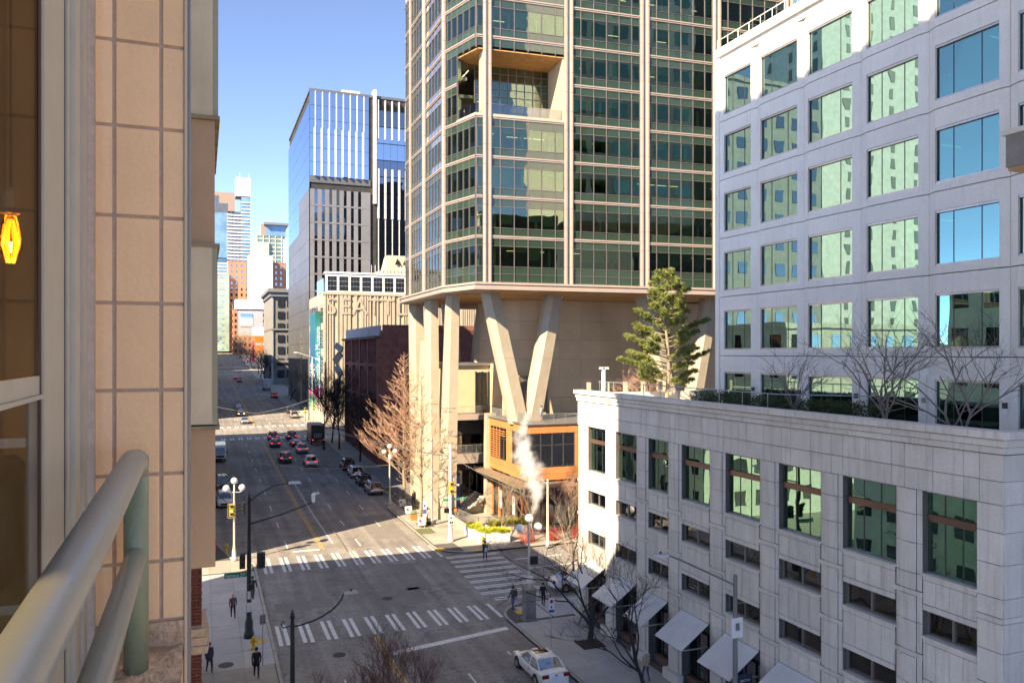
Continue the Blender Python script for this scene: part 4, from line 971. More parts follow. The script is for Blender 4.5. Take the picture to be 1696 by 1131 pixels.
# the room behind the glass
rm = thing('room_interior','dim brown room behind the window at the left edge','room')
rmw = M('room_wall',(.34,.25,.15),.8,var=.3,sc=2)
wb(-3.6,-3.5,-1,6,17.5,21.5,'back_wall',rmw,rm); wb(-3.6,WX-.08,3.6,3.7,17.5,21.5,'side_wall',rmw,rm); wb(-3.6,WX-.08,-1,6,21,21.1,'ceiling',M('room_ceiling',(.28,.22,.15),.8),rm); wb(-3.6,WX-.08,-1,6,17.4,17.5,'floor',M('dark_floor',(.06,.04,.03),.5),rm)
wb(-2.0,-1.9,1.2,3.5,20.1,20.2,'shelf',black,rm); wb(-1.2,-1.15,3.0,3.5,18,20,'picture_frame',stone,rm)
cf = thing('cafe_chair_frame','pale slatted furniture seen through the lower pane','furniture')
for x in (-.75,-.6,-.45): wb(x,x+.02,1.95,1.97,17.6,18.85,'post',galv,cf)
for z in (18.45,18.8): wb(-.95,-.3,1.93,1.95,z,z+.02,'bar',galv,cf)
b = MB(); leafball(b,(-.62,1.75,18.35),.16,700,.03); tag(b.build('house_plant', M('house_plant_leaves',(.05,.08,.01),.6,var=.4,sc=20)), 'green house plant behind the lower pane', 'plant')
lbp = thing('light_bulb','glowing amber filament bulb hanging behind the upper pane','lamp',(-.37,1.9,19.245))
pl = bpy.data.lights.new('bulb_light','POINT'); pl.energy = .15; pl.color = (1,.6,.3); pl.shadow_soft_size = .004; po = bpy.data.objects.new('bulb_light',pl); COL.objects.link(po); po.location = (0,.0,-.015); po.parent = lbp
b = MB(); b.lathe((0,0,0),[(.004,-.055),(.018,-.042),(.024,-.028),(.021,0),(.014,.03),(.012,.04)],14); b.build('bulb', GLASS('bulb_glass',(1,.75,.4),.1,.0,1), lbp, smooth=True)
b = MB(); b.lathe((0,0,0),[(.014,.04),(.018,.042),(.018,.085),(.006,.095)],12); b.build('socket', stone, lbp)
b = MB()
for i in range(6): a = i*math.pi/3; b.tube([(.005*math.cos(a),.005*math.sin(a),.03),(.016*math.cos(a),.016*math.sin(a),-.02),(.006*math.cos(a),.006*math.sin(a),-.06)], .0022, 4)
b.build('filament', EMIT('filament_glow',(1,.40,.07),1.6), lbp)
b = MB(); b.tube([(0,0,.09),(0,0,1.7)], .003, 5); b.build('cord', black, lbp)
# railing
rl = thing('balcony_railing','rounded grey-green pipe railing with two rails and a post, very close on the left','railing')
pm = M('grey_green_pipe',(.33,.37,.36),.33,var=.03,sc=8,bump=.04,bsc=60)
RX, RY = -.108, 1.515
pts = [(RX,-.3,18.80),(RX,.5,18.80),(RX,1.46,18.818)]
b = MB(); b.tube(pts+[(RX,1.50,18.81),(RX,1.518,18.79)], [.0205]*3+[.0203,.020], 32); b.build('top_rail', pm, rl, smooth=True)
b = MB(); b.tube([(RX,-.3,18.64),(RX,1.5,18.648)], .0175, 24); b.build('lower_rail', pm, rl, smooth=True)
b = MB(); b.tube([(RX,RY+.002,18.44),(RX,RY+.002,18.82)], .020, 24); b.ball((RX,RY,18.812),.0205,16); b.build('post', M('green_pipe_post',(.26,.32,.22),.4,var=.06,sc=30,bump=.15,bsc=90), rl, smooth=True)
# next bay along the facade
ba = thing('facade_bay','projecting bay of cream and tan panels just past the tiled pier','wall')
BYf = 7.2; x0,x1 = -.45,.108
for (za,zb_,m,xx,yy) in ((21.0,25,cream,.118,0),(19.93,21.0-.01,brownp,.095,.03),(18.39,19.91,cream,.112,0),(17.17,18.36,brownp,.100,.03)):
    wb(x0,xx,BYf+yy,BYf+2.2,za,zb_,'panel',m,ba)
    if m is cream: wb(xx-.035,xx+.004,BYf-.006+yy,BYf+2.2,za+.01,zb_-.01,'edge_strip',M('greenish_strip',(.36,.38,.27),.6),ba)
for z in (19.915,18.365,21.0): wb(x0,.135,BYf-.02,BYf+2.2,z-.02,z+.012,'cap',M('stained_cap',(.32,.27,.18),.8,var=.3,sc=6),ba)
wb(-.17,-.125,BYf-.03,BYf,18.2,25,'downpipe',grmetal,ba); wb(-.6,-.3,5,9.4,17.1,25,'wall',brownp,ba)
bp_ = thing('brick_pier','red brick pier with a rough stone band below the tan panels','pier',(0,0,0))
BR = Fr(-.6,20,0); wb(-.6,-.02,20.02,21.4,6,14.9,'core',grout,bp_)
k = 0; z = 9.0
while z < 14.9:
    if not (11.95 < z < 12.6):
        for i in range(-1,3):
            u0 = max(.0, i*.235+(.11 if k%2 else 0)); u1 = min(.58, (i+1)*.235+(.11 if k%2 else 0)-.012)
            if u1-u0 > .02: pc('brick', brick, BR, u0, u1, -.1, .02, z, z+.068, bp_)
    z += .08; k += 1
b = MB(); 
for i in range(3): b.hexa([(-.62,19.9+i*.02,11.95+i*.2),(.10-i*.02,19.9,11.95+i*.2),(.10-i*.02,21.4,11.95+i*.2),(-.62,21.4,11.95+i*.2)],[(-.62,19.9,12.14+i*.2),(.14-i*.03,19.88,12.14+i*.2),(.14-i*.03,21.4,12.14+i*.2),(-.62,21.4,12.14+i*.2)])
b.build('stone_band', rs, bp_)

# ------------------------------------------------------------------ vehicles
tyre = M('tyre_rubber',(.015,.015,.015),.85); rim = M('wheel_rim',(.45,.45,.46),.3,metal=.8); cglass = GLASS('car_glass',(.05,.06,.07),.08,.0,1,body=(.012,.014,.016),bodymix=.9,top=.6)
red_l = EMIT('lit_brake_light',(1,.06,.03),.2); red_d = M('red_tail_lamp',(.25,.01,.01),.2); head = M('headlamp',(.75,.75,.72),.15); head_on = EMIT('lit_headlamp',(1,.62,.25),.5); plate = M('number_plate',(.7,.72,.75),.5); trim = M('black_trim',(.02,.02,.02),.6)
def cpaint(n, c, met=.0): return M('car_paint_'+n, c, .28, metal=met, var=.03, coat=.8)
def car(kind, label, x, y, rot, paint, brake=False, lit=False, group='cars waiting and driving on the street', cat='car', name=None):
    z = zr(y)
    sp = dict(sedan=dict(L=4.7,W=1.82,H=1.43,b=.88,gh=(-1.95,-1.05,.35,1.25),hood=.92,trunk=1.02),
              hatch=dict(L=4.4,W=1.82,H=1.52,b=.92,gh=(-2.1,-1.55,.45,1.3),hood=.98,trunk=1.0),
              suv=dict(L=4.65,W=1.90,H=1.70,b=1.03,gh=(-2.22,-1.75,.55,1.3),hood=1.08,trunk=1.06),
              pickup=dict(L=5.6,W=2.0,H=1.85,b=1.1,gh=(-.55,-.35,.9,1.6),hood=1.15,trunk=1.15),
              minivan=dict(L=5.1,W=2.0,H=1.78,b=1.0,gh=(-2.4,-2.15,.9,1.9),hood=1.05,trunk=1.05))[kind]
    L,W_,H,bz,gh,hz_,tz = sp['L'],sp['W'],sp['H'],sp['b'],sp['gh'],sp['hood'],sp['trunk']
    t = thing(name or ('parked_car' if 'parked' in label else 'car'), label, cat, (x,y,z), rot, group)
    # lower body
    st_ = [(-L/2,.80,.38,tz*.66),(-L/2+.08,.90,.28,tz*.93),(-L/2+.35,.97,.2,tz),(gh[0]+.1,1,.19,max(tz,bz)),((gh[1]+gh[2])/2,1,.19,bz),(gh[3],1,.19,hz_),(L/2-.75,.985,.2,hz_*.90),(L/2-.25,.93,.24,hz_*.80),(L/2-.06,.84,.3,hz_*.70),(L/2,.72,.38,hz_*.55)]
    if kind == 'pickup': st_[3] = (gh[0]+.05,1,.3,bz)
    b = MB(); n = 12
    for (yy,wf,zb,zt_) in st_:
        w = W_/2*wf; m = (zb+zt_)/2
        half = [(0,zb),(.8*w,zb),(.97*w,zb+.1),(w,m-.05),(.985*w,zt_-.14),(.92*w,zt_-.04),(.6*w,zt_+.0),(0,zt_+.025)]
        ring = [(a,yy,c) for a,c in half]+[(-a,yy,c) for a,c in half[-2:0:-1]]; n = len(ring); b.v += ring
    for i in range(len(st_)-1):
        for j in range(n): b.f.append((i*n+j,(i+1)*n+j,(i+1)*n+(j+1)%n,i*n+(j+1)%n)); b.mi.append(0)
    b.f += [tuple(range(n)), tuple(range(len(st_)*n-1,(len(st_)-1)*n-1,-1))]; b.mi += [0,0]
    bo_ = b.build('body', paint, t, smooth=True)
    if y < 130: sm_ = bo_.modifiers.new('s','SUBSURF'); sm_.levels = sm_.render_levels = 1
    # cabin glass and roof
    w0, w1 = W_/2*.91, W_/2*.72
    def ring(y0,y1,w,zz): return [(-w,y0,zz),(-w*1.0,(y0+y1)/2,zz),(-w*.93,y1,zz),(w*.93,y1,zz),(w,(y0+y1)/2,zz),(w,y0,zz)]
    b = MB(); b.hexa(ring(gh[0],gh[3],w0,bz-.03), ring(gh[1],gh[2],w1,H-.06)); b.build('windows', cglass, t)
    b = MB(); b.hexa(ring(gh[1]-.05,gh[2]+.05,w1+.03,H-.09), ring(gh[1]+.12,gh[2]-.12,w1-.08,H)); b.build('roof', paint, t)
    b = MB()
    for s in (-1,1):
        b.tube([(s*w0*.985,gh[0]+.02,bz-.02),(s*w1*1.0,gh[1]+.02,H-.07)],.045,5); b.tube([(s*w0*.92,gh[3],bz-.02),(s*w1*.93,gh[2],H-.07)],.035,5)
        ym = (gh[1]+gh[2])/2; b.tube([(s*w0*1.0,ym,bz-.02),(s*w1*1.01,ym,H-.07)],.035,5)
        if kind in ('suv','hatch','minivan'): b.tube([(s*w0*1.0,gh[0]+.75,bz-.02),(s*w1*1.01,gh[1]+.62,H-.07)],.06,5)
    b.build('pillar', paint, t)
    if kind == 'pickup':
        b = MB(); b.box(-W_/2*.85,W_/2*.85,-L/2+.15,-.7,bz-.02,bz+.03); b.build('bed_cover', trim, t)
    if kind == 'suv' and rnd.random() < .7:
        for s in (-1,1): b = MB(); b.tube([(s*w1*.9,gh[1]+.2,H-.02),(s*w1*.9,gh[1]+.35,H+.05),(s*w1*.9,gh[2]-.35,H+.05),(s*w1*.9,gh[2]-.2,H-.03)],.018,4); b.build('roof_rail', galv, t)
    for (wx,wy) in ((-1,-L*.29),(1,-L*.29),(-1,L*.31),(1,L*.31)):
        r = .34 if kind in ('suv','pickup') else .32
        b = MB(); X = wx*(W_/2-.10)
        b.tube([(X-.11*wx,wy,r),(X+.115*wx,wy,r)], r, 16); wo = b.build('tyre', tyre, t)
        b = MB(); b.tube([(X+.10*wx,wy,r),(X+.122*wx,wy,r)], r*.62, 12); b.build('rim', rim, wo)
        b = MB(); b.tube([(X-.02*wx,wy,r+.02),(X+.105*wx,wy,r+.02)], r+.06, 16); b.build('wheel_arch', trim, t)
    for s in (-1,1):
        b = MB(); zz = tz*.82 if kind != 'suv' else tz*.86; b.box(s*W_/2*.50 if s>0 else s*W_/2*.92, s*W_/2*.92 if s>0 else s*W_/2*.50, -L/2+.0, -L/2+.14, zz-.10, zz+.07); b.build('tail_light', red_l if brake else red_d, t)
        b = MB(); b.box(min(s*W_*.24,s*W_*.43), max(s*W_*.24,s*W_*.43), L/2-.22, L/2-.02, hz_*.62, hz_*.76); b.build('headlight', head_on if lit else head, t)
        b = MB(); b.box(min(s*W_*.49,s*W_*.60), max(s*W_*.49,s*W_*.60), gh[2]+.35, gh[2]+.5, bz+.0, bz+.15); b.build('mirror', paint if kind=='sedan' else trim, t)
    b = MB(); b.box(-.26,.26,-L/2-.012,-L/2+.03,tz*.62,tz*.62+.14); b.build('number_plate', plate, t)
    b = MB(); b.box(-W_*.42,W_*.42,-L/2-.01,-L/2+.1,.3,.48); b.build('bumper', trim if kind != 'sedan' else paint, t)
    b = MB(); b.box(-W_*.27,W_*.27,L/2-.04,L/2+.01,.4,hz_*.6); b.build('grille', trim, t)
    if brake: b = MB(); b.box(-.16,.16,gh[1]-.1,gh[1]-.02,H-.14,H-.09); b.build('brake_light', red_l, t)
    if name is None and y < 60:
        b = MB()
        for s in (-1,1):
            for yy in (gh[0]+.35,(gh[1]+gh[2])/2,gh[3]-.15): b.box(s*W_/2-.004 if s>0 else -W_/2-.004, s*W_/2+.004 if s>0 else -W_/2+.004, yy-.006, yy+.006, .35, bz-.06)
            b.box(s*(W_/2)-.006, s*(W_/2)+.012, (gh[1]+gh[2])/2+.12-.35, (gh[1]+gh[2])/2+.32-.35, bz-.2, bz-.165)
        b.box(-W_*.36,W_*.36,-L/2+.1,-L/2+.11,tz*.9,tz*.91); b.box(-.06,.06,-L/2-.01,-L/2+.05,tz*.80,tz*.86); b.build('door_seams', M('dark_seam',(.12,.12,.12),.6), t)
    if 'sunroof' in label: b = MB(); b.box(-.42,.42,-.35,.25,H-.01,H+.006); b.build('sunroof', cglass, t)
    return t
P_w = cpaint('white',(.78,.78,.77)); P_k = cpaint('black',(.012,.012,.015)); P_s = cpaint('silver',(.5,.5,.5),.5); P_g = cpaint('dark_grey',(.05,.052,.06),.3); P_r = cpaint('dark_red',(.10,.02,.018),.2); P_b = cpaint('dark_blue',(.02,.035,.07),.3); P_o = cpaint('bright_red',(.5,.05,.03)); P_c = cpaint('champagne',(.45,.40,.33),.4)
q = 'cars queuing northbound at the far crossing'
car('sedan','white sedan with dark sunroof driving at the bottom of the view',18.55,42.9,0,P_w,group='cars on the street')
car('suv','black SUV with roof rails stopped beside the double yellow line, rearmost of the left queue',12.6,135.6,0,P_k,True,group=q)
car('hatch','black hatchback in the middle of the left queue, behind the dark SUV',12.5,154,0,P_k,True,group=q)
car('suv','dark blue SUV at the head of the left queue',12.9,164.5-1,0,P_b,True,group=q)
car('suv','white SUV with black bumper, rearmost of the right queue',16.1,130.6,0,P_w,True,group=q)
car('suv','silver SUV in the middle of the right queue behind the black sedan',16.4,145.2,0,P_s,True,group=q)
car('sedan','black sedan in the right queue between two SUVs',16.3,154.0,0,P_g,True,group=q)
car('suv','dark SUV at the head of the right queue, beside the truck',16.4,163,0,P_k,True,group=q)
car('sedan','silver saloon crossing towards us in the sunlit far junction',9.0,193.5,math.pi,P_s,group='cars coming towards the viewer')
car('suv','black car with orange lamps coming towards us behind the silver saloon',8.9,209.5,math.pi,P_k,lit=True,group='cars coming towards the viewer')
car('suv','dark blue car farther back, last of the three coming towards us',8.8,222.5,math.pi,P_b,group='cars coming towards the viewer')
car('suv','silver SUV in the sunlit far junction at the right kerb',21.0,202.4,0,P_c,group='cars at the right kerb of the far junction')
car('suv','grey car just ahead of the silver SUV past the far junction',21.2,213.5,0,P_g,group='cars at the right kerb of the far junction')
car('suv','dark SUV stopped behind the grey box truck far up the street',21.3,264,0,P_k,True,group='vehicles far up the street')
car('pickup','red and silver pickup truck with brake lights on, far up the street',14.3,352,0,P_o,True,group='vehicles far up the street')
car('sedan','red car beyond the pickup truck',13.6,372,0,P_o,True,group='vehicles far up the street')
car('minivan','black minivan turning out of the far side street',25.5,426,R(75),P_k,group='vehicles far up the street')
for i,(x,y,p,l) in enumerate(((22,450,P_w,'white car parked nearest on the far hill'),(22,463,P_s,'silver car parked second on the far hill'),(22,478,P_w,'pale car parked third on the far hill'),(22,520,P_g,'grey car parked highest on the far hill'))): car('sedan',l,x,y,0,p,group='cars parked on the far hill')
pk = 'cars parked at the right kerb under the bare trees'
car('suv','dark red SUV parked first in the row, farthest from us',21.2,125.6,0,P_r,group=pk); car('suv','white SUV parked second in the row',21.2,118.6,0,P_w,group=pk)
car('hatch','black car parked third in the row between two pale SUVs',21.2,112.0,0,P_g,group=pk); car('suv','silver SUV parked nearest in the row at the right kerb',21.3,105.6,0,P_s,group=pk)
lk = 'vehicles parked at the left kerb beside the tan wall'
car('suv','grey car parked second at the left kerb',2.5,115.5,math.pi,P_g,group=lk); car('suv','white pickup-fronted car parked nearest at the left kerb',2.5,103.8,math.pi,P_w,group=lk)
# vans and trucks
def wheels(t, ps, r=.4, W_=2.1):
    for y in ps:
        for s in (-1,1):
            b = MB(); b.tube([(s*(W_/2-.28),y,r),(s*(W_/2-.02),y,r)], r, 14); w = b.build('tyre', tyre, t); b = MB(); b.tube([(s*(W_/2-.04),y,r),(s*(W_/2+.0),y,r)], r*.55, 10); b.build('rim', rim, w)
t = thing('box_truck','dark box truck with raised tail lift stopped beside the queue','truck',(20.3,157.5,zr(155)),0)
b = MB(); b.box(-1.25,1.25,-4.6,2.0,.95,3.75); b.build('box', M('dark_truck_box',(.035,.035,.035),.45), t)
b = MB(); b.box(-1.05,1.05,-4.66,-4.6,1.05,2.6); b.build('rear_door', trim, t)
for i in range(4): b = MB(); b.box(-.7+i*.4,-.55+i*.4,-4.75,-4.66,1.4,2.3); b.build('door_bar', galv, t)
b = MB(); b.box(-1.27,1.27,-4.62,2.02,3.75,3.82); b.build('roof', M('pale_roof',(.25,.23,.2),.6), t)
b = MB(); b.hexa([(-1.1,2.1,.6),(1.1,2.1,.6),(1.1,4.3,.6),(-1.1,4.3,.6)],[(-1.05,2.1,2.6),(1.05,2.1,2.6),(1.0,3.4,2.6),(-1.0,3.4,2.6)]); b.build('cab', P_k, t)
b = MB(); b.box(-1.1,1.1,-4.9,-4.5,.55,.75); b.build('bumper', trim, t)
for s in (-1,1): b = MB(); b.box(s*1.0-.12,s*1.0+.12,-4.93,-4.88,.95,1.15); b.build('tail_light', red_l, t)
wheels(t,(-3.0,3.0),.45,2.4)
t = thing('box_truck','pale grey box truck standing at the right kerb far up the street','truck',(21.6,300,zr(300)),0)
b = MB(); b.box(-1.35,1.35,-3.5,2.5,.9,4.0); b.build('box', M('pale_truck_box',(.5,.5,.5),.5), t)
b = MB(); b.hexa([(-1.1,2.6,.5),(1.1,2.6,.5),(1.1,4.6,.5),(-1.1,4.6,.5)],[(-1.05,2.6,2.7),(1.05,2.6,2.7),(1.0,4.0,2.7),(-1.0,4.0,2.7)]); b.build('cab', P_w, t); wheels(t,(-2,3.2),.45,2.4)
t = thing('delivery_van','white delivery step van facing us at the left kerb','van',(2.5,141,zr(140)),math.pi)
b = MB(); b.hexa([(-1.05,-3.2,.4),(1.05,-3.2,.4),(1.05,3.2,.4),(-1.05,3.2,.4)],[(-1.0,-3.2,2.75),(1.0,-3.2,2.75),(1.0,2.7,2.75),(-1.0,2.7,2.75)]); b.build('body', P_w, t)
b = MB(); b.hexa([(-.9,3.10,1.25),(.9,3.10,1.25),(.9,3.16,1.25),(-.9,3.16,1.25)],[(-.85,2.83,2.35),(.85,2.83,2.35),(.85,2.9,2.35),(-.85,2.9,2.35)]); b.build('windscreen', cglass, t)
b = MB(); b.box(-.8,.8,3.18,3.25,.75,1.1); b.build('grille', trim, t); b = MB(); b.box(-1.05,1.05,3.15,3.35,.35,.65); b.build('bumper', trim, t)
for s in (-1,1): b = MB(); b.box(s*.85-.12,s*.85+.12,3.18,3.24,.8,1.0); b.build('headlight', head, t); b = MB(); b.box(s*1.22-.08,s*1.22+.08,2.9,2.98,1.3,1.75); b.build('mirror', trim, t)
wheels(t,(-2.0,2.2),.4,2.0)

# ------------------------------------------------------------------ people
skin = M('skin',(.42,.25,.17),.6,var=.03)
def person(label, x, y, face, top, legs, hair=(.02,.015,.01), stride=.3, z=.15, arms=0.15, coat=0., bag=None, shoes=(.02,.02,.02), hood=None, hgt=1.74, lean=0.):
    t = thing('person', label, 'person', (x,y,z), face, sc=(hgt/1.75,)*3)
    s = stride
    V = [(0,0,.98),(0,.0,1.15),(0,.01,1.38),(0,.0,1.50),(0,.02,1.60),(0,.03,1.68),
         (-.09,0,.92),(-.10,s*.45+.04,.50),(-.10,s*.55,.09),(-.10,s*.55+.13,.05),
         (.09,0,.92),(.10,-s*.25+.05,.50),(.10,-s*.75,.12),(.10,-s*.75+.12,.05),
         (-.19,0,1.42),(-.25,-arms*.5,1.15),(-.24,-arms+.08,.90),(-.235,-arms+.10,.80),
         (.19,0,1.42),(.25,arms*.5,1.15),(.24,arms+.10,.90),(.235,arms+.12,.80)]
    if lean: V = [(a,b_+lean*max(0,c-.9),c) for a,b_,c in V]
    Ed = [(0,1),(1,2),(2,3),(3,4),(4,5),(0,6),(6,7),(7,8),(8,9),(0,10),(10,11),(11,12),(12,13),(2,14),(14,15),(15,16),(16,17),(2,18),(18,19),(19,20),(20,21)]
    rr = [(.17,.12),(.155+coat,.115+coat),(.17+coat,.115),(.055,.06),(.085,.095),(.075,.09),(.09,.095),(.062,.065),(.042,.045),(.045,.03),(.09,.095),(.062,.065),(.042,.045),(.045,.03),
          (.062,.062),(.048,.048),(.036,.036),(.04,.022),(.062,.062),(.048,.048),(.036,.036),(.04,.022)]
    me = bpy.data.meshes.new('body'); me.from_pydata(V,Ed,[]); o = bpy.data.objects.new('body',me); COL.objects.link(o)
    sk = o.modifiers.new('s','SKIN'); 
    for i,v in enumerate(me.skin_vertices[0].data): v.radius = rr[i]; v.use_root = (i == 0)
    su = o.modifiers.new('u','SUBSURF'); su.levels = su.render_levels = 1
    dg = bpy.context.evaluated_depsgraph_get(); m2 = bpy.data.meshes.new_from_object(o.evaluated_get(dg)); bpy.data.objects.remove(o)
    def cm(c): return M('cloth_%d_%d_%d'%tuple(int(k*255) for k in c), c, .85, var=.12, sc=6)
    m2.materials.clear()
    for m_ in (cm(top), cm(legs), skin, cm(shoes)): m2.materials.append(m_)
    for p in m2.polygons:
        c = p.center; a = abs(c.x)
        p.use_smooth = True
        p.material_index = 3 if c.z < .10 else 2 if (c.z > 1.50 or (a > .2 and c.z < .86)) else 1 if c.z < (.95-coat*4 if a < .2 else .85) else 0
    o = bpy.data.objects.new('body', m2); COL.objects.link(o); o.parent = t
    b = MB(); hz = 1.69; hy = .03+(lean*.75 if lean else 0); b.ball((0,hy-.025,hz), .105, 10, (1,1.1,1.0)); b.build('hair' if hood is None else 'hood', cm(hood or hair), t, smooth=True)
    if coat > .0: b = MB(); b.lathe((0,0,0),[(.20,.72),(.19,.95),(.165,1.1)],10); b.build('coat_skirt', cm(top), t, smooth=True)
    if bag == 'back': b = MB(); b.box(-.15,.15,-.30,-.12,1.0,1.42); o = b.build('backpack', cm((.03,.03,.03)), t); bv = o.modifiers.new('b','BEVEL'); bv.width=.04; bv.segments = 2
    if bag == 'tote': b = MB(); b.hexa([(-.14,-.25,.82),(.12,-.25,.82),(.12,-.15,.82),(-.14,-.15,.82)],[(-.11,-.24,1.18),(.09,-.24,1.18),(.09,-.16,1.18),(-.11,-.16,1.18)]); b.tube([(-.08,-.2,1.18),(-.06,-.15,1.45),(.06,-.15,1.45),(.06,-.2,1.18)],.01,4); b.build('tote_bag', cm((.55,.6,.68)), t)
    if bag == 'red': b = MB(); b.box(-.14,.14,-.28,-.12,1.08,1.42); o = b.build('backpack', cm((.45,.05,.04)), t); bv = o.modifiers.new('b','BEVEL'); bv.width=.04
    return t
dk = (.02,.02,.025)
person('person in a black coat and cap walking towards us past the yellow hydrant',2.9,48.2,math.pi,(.012,.012,.015),(.02,.02,.025),stride=.35,coat=.02)
person('person in a dark checked jacket and hood near the brick pier at the lower left',.35,50.0,math.pi+.3,(.02,.035,.06),dk,stride=.25,hood=(.02,.02,.03),coat=.01)
person('fair-haired person in a purple top and black leggings walking away on the pavement',2.0,59.5,.1,(.12,.07,.10),(.008,.008,.01),hair=(.5,.4,.25),stride=.35,shoes=(.3,.2,.18))
person('person in dark clothes walking behind the black traffic pole',3.55,63.6,-.3,(.03,.035,.05),(.02,.025,.035),stride=.4)
person('person with a pale tote bag crossing the side street at its far end',24.1,68.4,.0,(.02,.02,.025),(.012,.012,.015),stride=.2,bag='tote',z=.0)
person('person in jeans with a black backpack waiting at the kerb ramp',21.2,54.0,math.pi/2+.3,(.05,.055,.04),(.06,.10,.2),stride=.1,bag='back')
person('person in a black uniform walking beside the stone lamp base',23.6,54.0,-.6,(.012,.012,.015),(.015,.015,.018),stride=.3)
person('person in a tan jacket, white cap and jeans walking away under the banner pole',23.7,39.5,.0,(.42,.30,.19),(.04,.07,.16),hair=(.6,.6,.6),stride=.3)
person('person in black near the planting strip by the tree trunks',24.4,96.0,.3,(.03,.025,.03),dk,stride=.25)
person('person with a red backpack walking away on the sunny pavement',25.2,94.0,.0,(.12,.09,.08),(.25,.18,.12),stride=.3,bag='red')
person('person in a grey hoodie leaning on the pavilion roof railing',33.6,77.3,.4,(.35,.40,.45),(.3,.15,.13),stride=.05,z=11.6)
person('motorcyclist in a dark helmet behind the box truck',20.6,147.3,0,(.03,.03,.03),dk,stride=.1,z=zr(147)+.2,hood=(.05,.05,.06))
for (x,y,l) in ((8.6,445,'person crossing the far junction, left of the group'),(15.0,446,'person crossing the far junction, middle of the group'),(16.9,408,'person on the near side of the far junction')): person(l,x,y,1.5,dk,dk,stride=.3,z=zr(y))
t = thing('motorcycle','motorcycle standing behind the box truck','motorcycle',(20.6,147.4,zr(147)),0)
for y in (-.7,.7): b = MB(); b.tube([(-.06,y,.33),(.06,y,.33)],.32,14); b.build('wheel', tyre, t)
b = MB(); b.hexa([(-.15,-.6,.5),(.15,-.6,.5),(.18,.5,.5),(-.18,.5,.5)],[(-.12,-.8,.85),(.12,-.8,.85),(.14,.3,.95),(-.14,.3,.95)]); b.build('body', P_k, t)
b = MB(); b.tube([(-.35,.5,1.1),(0,.6,1.0),(.35,.5,1.1)],.02,6); b.build('handlebar', galv, t)

# ------------------------------------------------------------------ lamps, signals, signs
globe = M('white_globe',(.82,.82,.80),.25,var=.02); polep = M('cream_lamp_paint',(.55,.56,.48),.5); dpole = M('dark_green_pole',(.02,.028,.028),.45); sigy = M('signal_yellow',(.6,.42,.03),.5)
lamp_o = EMIT('lit_amber_signal',(1,.55,.08),.5); lamp_dk = M('dark_signal_lens',(.05,.06,.045),.3)
def globe_lamp(label, x, y, z0=.14, h=7.3, pedestal=False, group='three-globe street lamps'):
    t = thing('globe_street_lamp', label, 'street lamp', (x,y,z0), group=group)
    b = MB(); pr = [(.28,0),(.28,.25),(.2,.35),(.19,.9),(.13,1.1),(.1,1.5),(.085,h-1.2),(.11,h-1.15),(.07,h-.9),(.05,h-.3)]
    b.lathe((0,0,0), pr, 10); b.build('pole', polep, t, smooth=True)
    b = MB(); b.tube([(-.68,0,h-1.0),(-.4,0,h-1.12),(0,0,h-1.05),(.4,0,h-1.12),(.68,0,h-1.0)],.035,6); b.tube([(0,-.3,h-1.05),(0,.3,h-1.05)],.03,6)
    for a in (-.68,.68): b.lathe((a,0,h-1.02),[(.04,0),(.10,.08),(.10,.14)],8)
    b.build('bracket', polep, t)
    for a,zz in ((-.68,h-.70),(.68,h-.70),(0,h-.05)): b = MB(); b.ball((a,0,zz),.30,16); b.build('globe', globe, t, smooth=True)
    if pedestal: b = MB(); b.box(-.48,.48,-.48,.48,-.05,.14); b.box(-.38,.38,-.38,.38,.14,2.1); b.box(-.43,.43,-.43,.43,2.1,2.25); b.build('pedestal', M('pedestal_stone',(.22,.21,.20),.8,var=.2,sc=2,streak=.2), t)
    return t
def sigheads(t, x, y, z, back=True, yaw=0., lit=True, hood=black):
    b = MB(); b.box(x-.18,x+.18,y-.12,y+.12,z,z+1.05); o = b.build('signal_head', sigy if back else black, t)
    if back: b = MB(); b.box(x-.32,x-.29,y-.15,y-.1,z-.1,z+1.15); b.box(x+.29,x+.32,y-.15,y-.1,z-.1,z+1.15); b.box(x-.32,x+.32,y-.15,y-.1,z+1.12,z+1.16); b.box(x-.32,x+.32,y-.15,y-.1,z-.13,z-.1); b.build('backplate', sigy, t)
    for i in range(3):
        b = MB(); b.tube([(x,y-.12,z+.18+i*.35),(x,y-.14,z+.18+i*.35)],.13,12); b.build('lens', lamp_o if (i == 1 and lit) else lamp_dk, t)
        b = MB(); b.lathe((x,y-.2,z+.2+i*.35),[(.15,.06),(.15,.12)],8); b.build('visor', hood, t)
g1 = globe_lamp('cream three-globe lamp with yellow traffic signals on the far left corner',2.65,76.0); sigheads(g1,-.25,-.25,4.1); sigheads(g1,.75,0,4.2,False,lit=False)
globe_lamp('three-globe lamp half hidden in the reddish bare tree',21.0+.6,97.0)
g3 = globe_lamp('three-globe lamp standing on a square stone base at the near right corner',21.5,51.7,h=7.2,pedestal=True)
b = MB(); b.box(-.25,.25,-.14,-.1,2.6,3.1); b.build('sign_plate', white, g3)
b = MB(); b.box(.1,.6,-.2,.2,3.9,4.5); b.build('signal_box', black, g3)
b = MB(); b.box(-.18,.18,-.12,-.1,5.7,6.3); o = b.build('sign_plate', white, bpy.data.objects['globe_street_lamp.001'])
